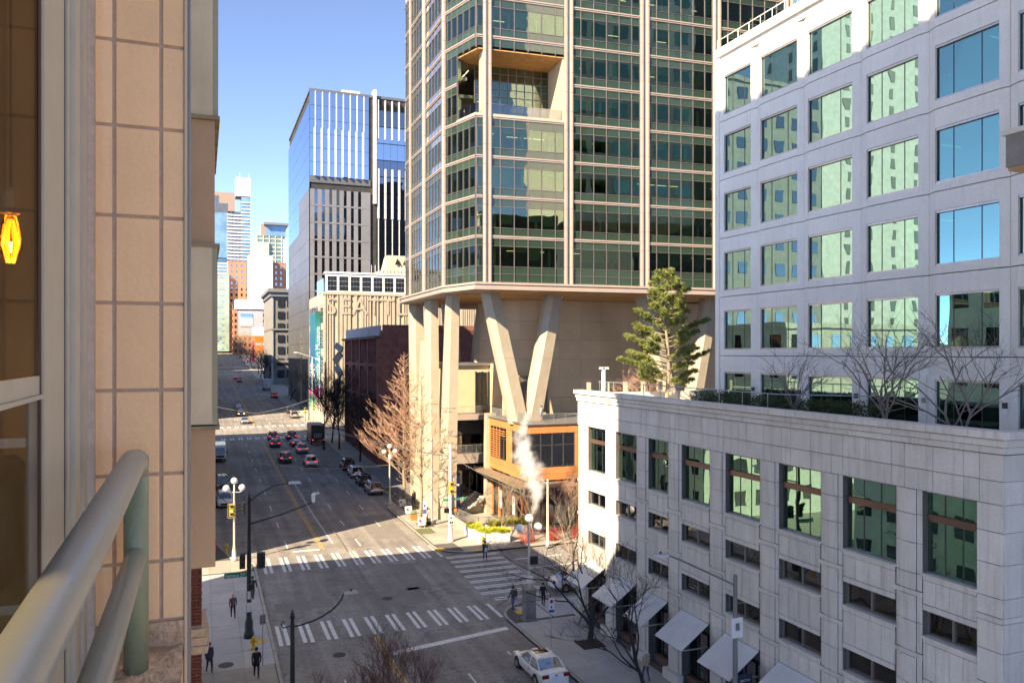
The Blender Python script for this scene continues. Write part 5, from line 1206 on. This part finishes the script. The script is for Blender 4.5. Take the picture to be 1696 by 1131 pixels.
# black traffic pole on the left pavement
t = thing('traffic_pole','tall black traffic pole with curved lamp arm and camera arm on the left pavement','traffic pole',(2.85,55.2,.14))
b = MB(); b.lathe((0,0,0),[(.34,0),(.34,.3),(.27,.45),(.27,1.0),(.18,1.3),(.16,2.0),(.14,5),(.12,9.2),(.15,9.25),(.1,9.35),(.03,9.75)],12); b.build('pole', dpole, t, smooth=True)
b = MB(); b.tube([(0,0,7.5),(2.0,.1,7.95),(4.1,.2,8.6)],[.07,.05,.04],8); b.build('camera_arm', dpole, t)
b = MB(); b.lathe((4.2,.2,8.6),[(.05,0),(.12,.1),(.12,.45),(.16,.5),(.05,.7)],8); b.box(4.15,4.55,.12,.28,9.15,9.28); b.build('camera', white, t)
b = MB(); b.tube([(0,0,9.0),(.7,.05,9.5),(1.6,.1,9.95),(2.6,.1,10.05)],[.06,.05,.045,.04],8); b.build('lamp_arm', dpole, t)
b = MB(); b.hexa([(2.5,-.1,10.0),(3.4,-.05,10.0),(3.4,.2,10.0),(2.5,.3,10.0)],[(2.6,-.05,10.14),(3.3,0,10.14),(3.3,.15,10.14),(2.6,.25,10.14)]); b.build('lamp_head', galv, t)
sigheads(t,-.42,0,4.6,False,lit=False); sigheads(t,.68,.0,4.55,False,lit=False); sigheads(t,.85,.1,4.5,False,lit=False)
b = MB(); b.box(-1.55,-.15,-.02,.02,4.05,4.4); sn = b.build('street_sign', M('sign_green',(.01,.25,.16),.5), t)
text('lettering','Seneca ST',white,(-.85,-.03,4.2),(R(90),0,0),.3,None,.004).parent = t
b = MB(); b.box(-.14,.14,-.24,-.15,1.75,2.35); b.box(-.1,.1,-.24,-.15,2.6,3.1); b.build('notice', white, t); b = MB(); b.box(-.05,.2,-.32,-.14,3.2,3.6); b.build('control_box', black, t)
def cobra(name, label, x, y, h, arm, mat_, z0=.14, zl=.9, ornate=False, group='curved-arm street lamps', head_m=None):
    t = thing(name, label, 'street lamp', (x,y,z0), group=group)
    b = MB(); b.lathe((0,0,0),[(.2,0),(.2,.4),(.13,.6),(.1,h-.1),(.07,h)]+([(.12,h+.05),(.12,h+.2),(.03,h+.5)] if ornate else []),10); b.build('pole', mat_, t, smooth=True)
    n = 7; p = [(arm[0]*math.sin(i/n*1.45)/math.sin(1.45), arm[1]*i/n, h-.35+zl*(1-math.cos(i/n*1.9))/1.32 if ornate else h-.5+zl*math.sin(i/n*1.5)) for i in range(n+1)]
    b = MB(); b.tube(p,.045,7); b.build('arm', mat_, t)
    if ornate:
        for zz,m_ in ((0,0),): b = MB(); b.tube([(-.1,0,h-.3),(-.45,0,h-.35),(-.55,0,h-.15),(-.45,0,h-.02),(-.38,0,h-.12)],.035,6); b.build('scroll', mat_, t)
    e = Vector(p[-1]); d = Vector((arm[0],arm[1],0)).normalized(); s_ = Vector((-d.y,d.x,0))
    b = MB(); b.hexa([e-s_*.1-Vector((0,0,.05)),e+d*.8-s_*.14-Vector((0,0,.05)),e+d*.8+s_*.14-Vector((0,0,.05)),e+s_*.1-Vector((0,0,.05))],[e-s_*.06+Vector((0,0,.08)),e+d*.7-s_*.08+Vector((0,0,.09)),e+d*.7+s_*.08+Vector((0,0,.09)),e+s_*.06+Vector((0,0,.08))]); b.build('lamp_head', head_m or galv, t)
    b = MB(); b.lathe((e.x+d.x*.4,e.y+d.y*.4,e.z+.09),[(.05,0),(.05,.1)],6); b.build('sensor', black, t)
    return t
cobra('street_lamp','dark green ornate lamp post with curved arm at the bottom of the view',4.15,40.6,5.6,(2.6,.5),dpole,ornate=True,zl=1.2)
t = cobra('street_lamp','grey lamp post with banner and white sign before the granite building',23.6,31.2,8.3,(-3.1,.9),M('grey_pole',(.17,.17,.17),.5),zl=1.5)
b = MB(); b.box(-.05,.05,-.02,.02,6.0,6.7); b.box(-.32,.32,-.16,-.13,5.35,6.3); b.build('sign_plate', white, t); b = MB(); b.box(-.1,.12,-.18,-.165,5.7,6.05); b.build('sign_print', grmetal, t)
b = MB(); b.box(.16,.95,-.02,.02,.9,3.5); b.build('banner', M('navy_banner',(.015,.03,.06),.7), t)
b = MB(); r4 = random.Random(9)
for _ in range(60): a = r4.uniform(.25,.86); z = 1.6+r4.random()*1.2; b.box(a-.04,a+.03,-.035,-.022,z-.05,z+.05)
b.build('banner_print', M('banner_print',(.45,.6,.62),.7,var=.4,sc=8), t); text('lettering','150',white,(.55,-.04,1.25),(R(90),0,0),.42,None,.004).parent = t; text('lettering','SEATTLE',white,(.55,-.04,3.2),(R(90),0,0),.15,None,.004).parent = t
cobra('street_lamp','white lamp post with curved arm in front of the orange pavilion',31.2,70.5-.2,6.6,(-1.8,.5),polep,zl=1.2,head_m=white)
cobra('street_lamp','white lamp post with curved arm beside the museum corner',25.2,187.0,15.5,(-5.0,.5),white,z0=zr(187),zl=1.6,head_m=white)
cobra('street_lamp','white luminaire arm reaching out among the bare branches',23.4,84.0,9.6,(-.2,.5),galv,zl=.2,head_m=white)
# white signal pole at the sunny corner
t = thing('traffic_pole','white-grey traffic pole with yellow signal and green sign on the sunny corner','traffic pole',(23.05,75.9,.14))
b = MB(); b.lathe((0,0,0),[(.36,0),(.36,.18),(.24,.3),(.19,2),(.16,9.6),(.1,9.7)],14); b.build('pole', M('pale_pole',(.48,.5,.52),.5,var=.15,sc=2), t, smooth=True)
sigheads(t,0,-.35,4.9)
b = MB(); b.box(.25,1.6,-.02,.02,4.1,4.35); b.box(-.7,-.1,-.02,.02,4.05,4.3); b.build('street_sign', M('sign_green'), t); text('lettering','Seneca ST',white,(.95,-.03,4.22),(R(90),0,0),.22,None,.004).parent = t
b = MB(); b.box(-.62,-.2,-.15,.15,2.9,3.35); b.box(.25,.72,-.15,.15,2.9,3.35); b.build('crossing_signal', black, t)
b = MB(); b.box(.34,.6,-.17,-.15,2.95,3.28); b.build('red_hand_lamp', EMIT('lit_red_signal',(1,.12,.03),.35), t)
b = MB(); b.box(-.22,.22,-.27,-.2,1.75,2.7); b.build('notice', white, t); b = MB(); b.box(-.16,-.02,-.29,-.275,1.85,2.05); b.box(.04,.18,-.29,-.275,1.85,2.05); b.box(-.14,.14,-.29,-.275,2.35,2.42); b.box(-.14,.14,-.29,-.275,2.5,2.56); b.build('notice_print', black, t)
t = thing('utility_pole','pale slender pole with yellow signal boxes at the far junction','pole',(23.2,184,zr(184)))
b = MB(); b.lathe((0,0,0),[(.2,0),(.15,15.5)],8); b.lathe((0,0,13.2),[(.35,0),(.35,1.2)],8); b.build('pole', polep, t); sigheads(t,-1.6,0,3.0); sigheads(t,.4,0,3.6)
b = MB(); b.lathe((-1.6,0,0),[(.1,0),(.08,4.4)],6); b.build('post', galv, t)
t = thing('street_banner','pink and green banner on a pole at the far junction','banner',(24.4,196,zr(196)))
b = MB(); b.lathe((-.5,0,0),[(.12,0),(.09,8)],6); b.build('pole', dpole, t); b = MB(); b.box(-.3,.9,-.03,.03,3.2,7.4); b.build('cloth', grad('banner_pink',[(0,(.1,.5,.3)),(.45,(.03,.25,.15)),(.6,(.02,.2,.2)),(.75,(.6,.05,.3)),(1,(.5,.05,.3))]), t)
t = thing('traffic_pole','dark mast with red signals over the far hill crossing','traffic pole',(25.0,400,zr(400)))
b = MB(); b.lathe((0,0,0),[(.2,0),(.12,9)],8); b.tube([(0,0,7),(-6,0,7.6)],.08,6); b.build('pole', dpole, t)
for a in (-1.5,-5): b = MB(); b.box(a-.25,a+.25,-.2,.2,6.2,7.6); b.build('signal_head', black, t); b = MB(); b.box(a-.18,a+.18,-.24,-.2,7.1,7.45); b.build('red_lamp', EMIT('lit_far_red',(1,.05,.02),1.0), t)
for (x,y,l,pl) in ((20.75,46.2,'grey pole with a parking sign beside the bare street tree',1),(3.35,49.8,'slim post with a blank sign plate back beside the black-coated person',0),(22.3,83.0,'tall thin white and blue sign by the sunny kerb',2)):
    t = thing('sign_post', l, 'sign', (x,y,.14)); b = MB(); b.lathe((0,0,0),[(.09,0),(.035,.05),(.035,3.2)],8); b.build('post', galv, t)
    if pl == 1:
        b = MB(); b.box(-.2,.2,-.05,-.035,2.2,3.2); b.build('plate', white, t); b = MB(); b.tube([(0,-.053,2.98),(0,-.056,2.98)],.12,14); b.build('red_ring', M('sign_red',(.45,.03,.03),.5), t)
        b = MB(); b.box(-.19,.19,-.056,-.05,2.28,2.46); b.box(-.05,.05,-.056,-.05,2.55,2.7); b.build('blue_print', M('sign_blue',(.05,.1,.35),.5), t)
    elif pl == 0: b = MB(); b.box(-.17,.17,-.03,.03,2.55,3.1); b.build('plate', grmetal, t)
    else:
        b = MB(); b.box(-.2,.2,-.05,-.03,1.1,2.9); b.build('plate', white, t); b = MB(); b.box(-.2,.2,-.056,-.05,1.5,1.95); b.box(-.1,.1,-.056,-.05,2.2,2.5); b.build('blue_print', M('sign_blue'), t)
def hydrant(label, x, y):
    t = thing('fire_hydrant', label, 'fire hydrant', (x,y,.14), group='yellow fire hydrants'); b = MB(); b.lathe((0,0,0),[(.17,0),(.17,.06),(.12,.1),(.11,.55),(.15,.58),(.15,.63),(.12,.7),(.07,.8),(.03,.82),(.03,.87)],12); b.build('barrel', M('hydrant_yellow',(.62,.38,.03),.5,var=.15,sc=8), t, smooth=True)
    for s in (-1,1): b = MB(); b.tube([(s*.1,0,.48),(s*.2,0,.48)],.06,8); b.build('nozzle', M('hydrant_yellow'), t)
hydrant('yellow fire hydrant on the left pavement beside the black-coated person',3.0,52.9); hydrant('yellow fire hydrant in the shade by the white corner planter',25.6,73.4); hydrant('yellow fire hydrant beside the red box on the far left corner',2.1,79.5)
def aframe(label, x, y, rot, m=white, h=1.05):
    t = thing('sidewalk_board', label, 'sign board', (x,y,.14), rot, 'boards on the pavement'); 
    b = MB(); b.hexa([(-.42,-.32,.25),(.42,-.32,.25),(.42,-.28,.25),(-.42,-.28,.25)],[(-.42,-.08,h),(.42,-.08,h),(.42,-.04,h),(-.42,-.04,h)]); b.build('panel', m, t)
    b = MB(); b.tube([(-.4,-.36,0),(-.4,-.05,h)],.02,5); b.tube([(.4,-.36,0),(.4,-.05,h)],.02,5); b.tube([(-.4,.36,0),(-.4,-.02,h)],.02,5); b.tube([(.4,.36,0),(.4,-.02,h)],.02,5); b.build('frame', galv, t)
    b = MB(); b.hexa([(-.3,-.305,.62),(-.1,-.305,.62),(-.1,-.27,.7),(-.3,-.27,.7)],[(-.3,-.22,.85),(-.1,-.22,.85),(-.1,-.2,.85),(-.3,-.2,.85)]); b.build('print', M('sign_red'), t)
aframe('white board with red print on the sunny kerb, nearest to the crossing',22.0,83.4,0.1); aframe('white board among the planting strip by the tree trunks',22.6,94.6,0.1); aframe('white board behind the terracotta plant pot',22.2,90.0,0.2); aframe('pale board on the shaded pavement beyond the parked cars',23.6,137,0)
t = thing('bench','dark bench on the sunny pavement behind the white board','bench',(23.3,84.6,.14),R(70)); 
b = MB(); b.box(-.8,.8,-.25,.25,.42,.47); b.build('seat', black, t); b = MB(); b.box(-.8,.8,.22,.28,.5,.95); b.build('backrest', black, t)
for a in (-.75,0,.75): b = MB(); b.box(a-.03,a+.03,-.25,.28,0,.42); b.build('leg', black, t)
for i,(x,y) in enumerate(((23.6,82.2),(23.9,82.2))):
    b = MB(); b.tube([(-.0,-.35,0),(0,-.35,.8),(0,.35,.8),(0,.35,0)],.03,6); tag(b.build('bike_rack', galv, loc=(x,y,.14)), ['steel bike hoop nearer the kerb by the bench','steel bike hoop farther from the kerb by the bench'][i], 'bike rack', 'bike hoops')
t = thing('plant_pot','square terracotta pot with green shrub beside the tree trunk','plant pot',(22.15,87.2,.14)); b = MB(); b.hexa([(-.3,-.3,0),(.3,-.3,0),(.3,.3,0),(-.3,.3,0)],[(-.4,-.4,.6),(.4,-.4,.6),(.4,.4,.6),(-.4,.4,.6)]); b.build('pot', terra, t)
b = MB(); leafball(b,(0,0,.8),.42,500,.07); b.build('leaves', M('fresh_green_leaves',(.12,.25,.03),.6,var=.4,sc=8), t)
t = thing('planting_strip','long kerbside bed of low dark shrubs under the reddish tree','planter'); wb(22.6,24.0,91,109,.1,.4,'edge',curbm,t)
b = MB(); r5 = random.Random(4)
for i in range(30): leafball(b,(23.3+r5.uniform(-.5,.5),91.5+i*.58,.5),.45,120,.08,.7,r5)
tag(b.build('shrubs', M('dark_hedge_leaves'), t), kind='stuff')
t = thing('red_box','small red newspaper box on the left corner','box',(.9,80.2,.14)); b = MB(); b.box(-.3,.3,-.25,.25,.2,1.1); b.build('cabinet', M('red_paint',(.5,.02,.02),.4), t)
for a in (-.25,.25): b = MB(); b.box(a-.03,a+.03,-.03,.03,0,.2); b.build('leg', black, t)
t = thing('blue_kiosk','tall navy blue pillar sign by the shop front','sign',(28.2,90.2,.14)); b = MB(); b.box(-.4,.4,-.1,.1,0,4.6); b.build('panel', M('navy_panel',(.012,.02,.09),.4), t); b = MB(); b.box(-.25,.25,-.12,-.1,3.0,3.25); b.build('print', white, t)
t = thing('yellow_rack','bright yellow tubular rack behind the traffic pole','rack',(26.4,85.6,.14)); b = MB()
for a in (-.5,.5): b.tube([(a,-.2,0),(a,-.2,.9),(a,.2,.9),(a,.2,0)],.04,6)
b.tube([(-.5,0,.9),(.5,0,.9)],.04,6); b.build('frame', sigy, t)
for (x,y,r,l) in ((13.3,60.5,.42,'round manhole cover in the middle of the crossing'),(8.0,50.3,.40,'round manhole cover beside the near crosswalk'),(1.3,50.8,.45,'oval drain cover on the left pavement')):
    b = MB(); b.lathe((x,y,.004 if x>4 else .14),[(r,0),(r,.012)],20); tag(b.build('manhole_cover', M('cast_iron',(.035,.033,.03),.7)), l, 'manhole cover')
b = MB(); 
for i in range(9): b.box(22.55,24.15,45.1+i*.18,45.22+i*.18,.15,.17)
tag(b.build('tree_grate', M('cast_iron')), 'dark square tree grate at the foot of the nearest large bare tree', 'tree grate')
t = thing('street_clutter_red','small parked scooter with blue seat by the corner awning','scooter',(27.5,62.6,0),.6); 
b = MB(); b.hexa([(-.9,-2.1,.4),(.9,-2.1,.4),(.9,2.1,.4),(-.9,2.1,.4)],[(-.85,-2,1.0),(.85,-2,1.0),(.85,2,.9),(-.85,2,.9)]) 
bpy.data.objects.remove(t)
car('sedan','white car on the side street, mostly behind the branches of the corner tree',28.3,57.6,R(-97),P_w,group='cars on the side street'); car('sedan','second pale car on the side street below the farthest awning',34.5,61.0,R(-95),P_s,group='cars on the side street')
# overhead wires
wr = thing('overhead_wires','thin overhead trolley wires strung across the street','wires'); wm = M('wire',(.30,.30,.28),.5,metal=.5)
def wire(a, b_, sag=.4, r=.022):
    A, B = Vector(a), Vector(b_); n = 10; m = MB(); m.tube([A.lerp(B,i/n)-Vector((0,0,sag*4*(i/n)*(1-i/n))) for i in range(n+1)], r, 4); m.build('wire', wm, wr)
wire((1.0,86,8.4),(13.4,92,5.7),.2); wire((13.4,92,5.7),(23.0,92,5.9),.05); wire((23.05,75.9,8.6),(17.8,160,6.2),.6,.03); wire((23.05,75.9,8.6),(19.0,160,6.0),.9,.03)
wire((23.05,75.9,8.7),(31.4,72,4.2),.3,.025); wire((-1,188,8),(11,186,5.4),.2,.04); wire((11,186,5.4),(24,187,8.6),.4,.04)

# ------------------------------------------------------------------ trees
bark_d = M('dark_bark',(.035,.030,.028),.9,var=.3,sc=6); bark_r = M('reddish_twigs',(.46,.28,.20),.8,var=.2,sc=2); bark_g = M('pale_bark',(.27,.22,.16),.9,var=.3,sc=4); bark_p = M('grey_twig_bark',(.20,.17,.15),.85,var=.2,sc=5)
def bare_tree(label, x, y, z, h, spread, seed, bk, tw, trunk_h=.3, tr=.16, fork=4, depth=4, group='bare street trees', up=.55, dens=3, multi=1, name='bare_tree', minr=.008):
    rg = random.Random(seed); t = thing(name, label, 'tree', (x,y,z), group=group); T_, C_ = MB(), MB()
    def grow(p, d, L, r, lv):
        n = 4; pts = [p]; dd = d.copy(); q = p.copy()
        for i in range(n):
            dd = (dd+Vector((rg.gauss(0,.13),rg.gauss(0,.13),rg.gauss(.05*up,.08)))).normalized(); q = q+dd*L/n; pts.append(q.copy())
        rs = [r*(1-.5*i/n) for i in range(n+1)]
        (T_ if lv <= 1 else C_).tube(pts, rs, 6 if lv <= 1 else 3 if lv > 2 else 4, cap=False)
        if lv >= depth: return
        k = fork if lv == 0 else rg.randint(dens, dens+2)
        for j in range(k):
            f = 1 if (lv == 0 and j < 2) else rg.uniform(.35,1); i = min(n-1,int(f*n)); a = pts[i].lerp(pts[i+1] if i < n else pts[i], f*n-i if i < n else 0)
            az = rg.uniform(0,6.283) if lv else j*6.283/k+rg.uniform(-.3,.3)
            side = Vector((math.cos(az),math.sin(az),0)); side = (side-dd*side.dot(dd)).normalized()
            nd = (dd*rg.uniform(.55,1.0)+side*spread*rg.uniform(.6,1.1)+Vector((0,0,up*.35))).normalized()
            grow(a, nd, L*rg.uniform(.58,.78) if lv else (h-L)*rg.uniform(.5,.62), max(minr, r*rg.uniform(.42,.58)), lv+1)
    for k in range(multi):
        a = rg.uniform(0,6.28); grow(Vector((.1*k*math.cos(a),.1*k*math.sin(a),0)), Vector((.12*math.cos(a) if multi < 2 else .35*math.cos(a),.12*math.sin(a) if multi<2 else .35*math.sin(a),1)).normalized(), h*trunk_h, tr, 0)
    T_.build('trunk', bk, t, smooth=True); C_.build('crown', tw, t); return t
def larch(label, x, y, z, h, w, seed, bk, tw, n=70, group='tall bare trees on the sunny pavement', twn=14, lift=.55, tk=.024):
    rg = random.Random(seed); t = thing('bare_tree', label, 'tree', (x,y,z), group=group); T_, C_ = MB(), MB()
    pts = [Vector((rg.gauss(0,.05),rg.gauss(0,.05),h*i/10)) for i in range(11)]; T_.tube(pts,[.20*(1-.93*i/10) for i in range(11)],8); T_.build('trunk', bk, t, smooth=True)
    for k in range(n):
        f = .16+.82*(k/n)**.9; zz = h*f; az = k*2.4+rg.uniform(-.4,.4); L = w*(1-f)**.95*rg.uniform(.7,1.1)+.35; d = Vector((math.cos(az),math.sin(az),lift*rg.uniform(.5,1.1)))
        p = Vector((0,0,zz)); bp = [p]
        for i in range(5): d = (d+Vector((rg.gauss(0,.13),rg.gauss(0,.13),rg.gauss(.07,.10)))).normalized(); p = p+d*L/5; bp.append(p.copy())
        C_.tube(bp,[.05*(1-.16*i)*(1-.5*f) for i in range(6)],4,cap=False)
        for j in range(int(twn*(1.2-f))):
            s_ = rg.uniform(.15,1); i = min(4,int(s_*5)); a = bp[i].lerp(bp[i+1],s_*5-i); side = d.cross(Vector((0,0,1))).normalized()*rg.choice([-1,1])
            e = a+(side*rg.uniform(.4,1)+d*.9+Vector((0,0,rg.uniform(.0,.7)))).normalized()*L*rg.uniform(.12,.30); m = a.lerp(e,.5)+Vector((0,0,-.03)); C_.tube([a,m,e],[tk,tk*.8,tk*.4],3,cap=False)
            for _ in range(3):
                a2 = a.lerp(e,rg.uniform(.3,.95)); C_.tube([a2,a2+(side*rg.uniform(-.5,.8)+d*.8+Vector((0,0,rg.uniform(0,.9)))).normalized()*L*rg.uniform(.05,.12)],[tk*.7,tk*.35],3,cap=False)
    C_.build('crown', tw, t); return t
larch('tall reddish conical bare tree behind the three-globe lamp',23.7,98.2,.1,19.0,8.4,11,bark_g,bark_r,105,twn=26,tk=.019)
larch('taller slender pale bare tree beside the planted strip, in front of the V columns',22.4,84.8,.1,17.6,6.4,12,bark_g,M('tan_twigs',(.34,.25,.16),.8,var=.2,sc=2),64,twn=12,lift=.8,tk=.020)
dkr = 'dark bare trees along the shaded right kerb'
bare_tree('dark bare tree on the right kerb, nearest to the truck',23.2,146,zr(146)+.1,14,.55,21,bark_d,bark_d,.35,.2,6,5,dkr,minr=.016)
bare_tree('dark bare tree just behind the truck on the right kerb',23.2,155,zr(155)+.1,13,.55,22,bark_d,bark_d,.35,.18,6,5,dkr,minr=.016)
bare_tree('dark bare tree near the museum corner on the right kerb',23.6,172,zr(172)+.1,12,.6,23,bark_d,bark_d,.35,.18,6,5,dkr,minr=.016)
bare_tree('dark bare tree between the parked cars and the brick building',24.2,131,zr(131)+.1,12,.6,24,bark_d,bark_d,.35,.18,6,5,dkr,minr=.016)
larch('tall pale-twigged tree against the dark tower beyond the junction',25.0,222,zr(222),24,4.5,13,bark_g,bark_g,50,'trees beyond the junction',twn=10,lift=1.5)
bare_tree('bare tree beyond the junction in front of the dark tower',25.0,250,zr(250),13,.6,25,bark_d,bark_g,.3,.2,5,4,'trees beyond the junction')
for i,(y,hh) in enumerate(((330,14),(352,15),(380,16))): bare_tree(['first dark tree before the cornice building','second dark tree before the cornice building','third dark tree before the cornice building'][i],24.6,y,zr(y),hh,.6,26+i,bark_d,bark_d,.3,.25,5,4,'trees before the cornice building',minr=.02)
tanl = M('dry_tan_leaves',(.42,.27,.15),.8,var=.3,sc=.6)
for i,(x,y,hh,l) in enumerate(((23.5,470,20,'large tan-leaved tree at the top of the far hill'),(10-6,560,17,'tan hazy tree at the left of the far street end'),(22,520,19,'tan-leaved tree behind the large one on the far hill'),(24,430,15,'tan-leaved tree nearest on the far hill'))):
    t = bare_tree(l,x,y,zr(y),hh,.75,41+i,bark_d,bark_g,.3,.28,5,3,'tan-leaved trees on the far hill',minr=.03); b = MB(); rg = random.Random(50+i)
    for _ in range(26): leafball(b,(rg.gauss(0,hh*.22),rg.gauss(0,hh*.22),hh*.62+rg.gauss(0,hh*.15)),1.5,60,.3,.9,rg)
    b.build('leaves', tanl, t)
near = 'bare trees on the near right pavement'
bare_tree('large dark bare tree in the iron grate on the near right pavement',23.5,46.2,.14,9.0,.8,62,bark_d,bark_d,.24,.20,5,5,near,up=.4,dens=2,minr=.010)
bare_tree('smaller dark bare tree in front of the middle awnings',23.0,38.4,.14,6.8,.8,63,bark_d,bark_d,.24,.13,6,5,near,up=.5,dens=2,minr=.009)
bare_tree('slim brown bare tree behind the corner lamp',27.3,60.4-4.8,.14,9.5,.5,64,bark_g,bark_g,.4,.12,5,4,near)
thn = 'thin bare trees around the orange pavilion'
bare_tree('thin bare tree in front of the pavilion corner window',31.0,73.0,.14,7.5,.5,65,bark_g,bark_g,.3,.07,6,4,thn); bare_tree('thin reddish bare tree at the right end of the pavilion front',34.6,73.6,.14,6.5,.55,66,bark_g,bark_r,.3,.07,6,4,thn)
bare_tree('thin bare tree against the sunlit end of the granite wall',24.4,49.6,.14,8,.4,67,bark_g,bark_g,.4,.06,6,4,thn); bare_tree('thin bare tree between the corner planter and the pavilion doors',28.2,75.6,.14,6,.5,68,bark_g,bark_g,.3,.06,6,4,thn)
for i,(x,y) in enumerate(((30,72.6),(32.8,72.6),(35.5,72.4))): 
    b = MB(); rg = random.Random(80+i)
    for _ in range(130): a = rg.uniform(0,6.28); p0 = Vector((x+rg.gauss(0,.4),y+rg.gauss(0,.25),.15)); d = Vector((math.cos(a)*.4,math.sin(a)*.4,1)); b.tube([p0,p0+d*.6,p0+d*rg.uniform(.9,1.5)+Vector((rg.gauss(0,.15),rg.gauss(0,.15),0))],[.012,.01,.006],3,cap=False)
    tag(b.build('red_stemmed_shrub', M('red_stems',(.40,.05,.035),.7)), ['red-stemmed shrub nearest the corner planter','red-stemmed shrub in the middle of the pavilion front','red-stemmed shrub nearest the granite building'][i], 'shrub', 'red-stemmed shrubs')
low = 'bare tree tops rising at the bottom of the view'
for i,(x,y) in enumerate(((5.0,35.0),(6.9,35.6),(8.6,36.6))): bare_tree(['reddish treetop at the bottom beside the ornate lamp post','reddish treetop at the bottom, middle of three','reddish treetop at the bottom right of the three'][i],x,y,-.0,3.8+.5*i,.6,71+i,M('redbrown_twigs',(.17,.09,.075),.8),M('redbrown_twigs'),.25,.07,7,5,low,up=.9,minr=.006)
bare_tree('faint small bare tree beside the parked vans on the left kerb',3.0,98,.14,6.5,.5,75,bark_g,bark_g,.3,.06,5,4,'left kerb trees')
roof_ = 'bare trees on the roof terrace'
bare_tree('bare tree at the far end of the hedge on the roof terrace',29.0,33.4,15.2,4.2,.7,84,bark_p,bark_p,.25,.07,4,4,roof_,up=.5,multi=2,dens=2,minr=.006)
bare_tree('tallest grey bare tree on the roof terrace, between two windows',28.6,26.9,15.2,6.4,.7,85,bark_p,bark_p,.25,.09,4,4,roof_,up=.5,multi=2,dens=2,minr=.006)
bare_tree('crooked grey bare tree at the near parapet corner of the roof terrace',27.6,22.6,15.2,6.0,.85,86,bark_p,bark_p,.25,.09,4,4,roof_,up=.4,multi=2,dens=2,minr=.006)
bare_tree('reddish bare shrub tree behind the pine on the terrace',33.5,56,13.6,4.5,.9,87,bark_r,bark_r,.2,.08,6,4,roof_)
# pine on the terrace
t = thing('pine_tree','bushy sunlit pine tree standing on the terrace before the V columns','tree',(31.9,50.2,15.2)); rg = random.Random(90); T_, Lf = MB(), MB()
tp = [Vector((.12*math.sin(i*.7),.1*math.cos(i*.9),9.9*i/10)) for i in range(11)]; T_.tube(tp,[.17*(1-.9*i/10) for i in range(11)],8)
for k in range(66):
    f = .12+.87*k/66; zz = 9.9*f; az = k*2.4+rg.uniform(-.5,.5); w = 4.5*(1-f)**.75*(.55+.45*min(1,(f-.08)/.25))*rg.uniform(.6,1.12)+.25; d = Vector((math.cos(az),math.sin(az),.12)); p = Vector((0,0,zz)); L = [p]
    for i in range(5): d = (d+Vector((rg.gauss(0,.12),rg.gauss(0,.12),.06))).normalized(); p = p+d*w/5; L.append(p.copy())
    T_.tube(L,[.045*(1-.17*i) for i in range(6)],4,cap=False)
    for j in range(int(7+w*11)):
        s_ = rg.uniform(.3,1)**.7; i = min(4,int(s_*5)); c = L[i].lerp(L[i+1],s_*5-i)+Vector((rg.gauss(0,.13),rg.gauss(0,.13),rg.gauss(.06,.06)))
        for _ in range(26):
            u = Vector((rg.gauss(0,1),rg.gauss(0,1),rg.gauss(.5,.8))).normalized(); s2 = u.cross(Vector((rg.random(),rg.random(),rg.random()))).normalized()*.026; o_ = c+u*.03; Lf.add([o_-s2,o_+s2,o_+u*rg.uniform(.16,.28)],[(0,1,2)])
T_.build('trunk', bark_g, t); Lf.build('needles', M('pine_needles',(.17,.20,.05),.6,var=.45,sc=1.6), t)
for o in bpy.data.objects:
    if o.name.startswith('bpy_'): pass
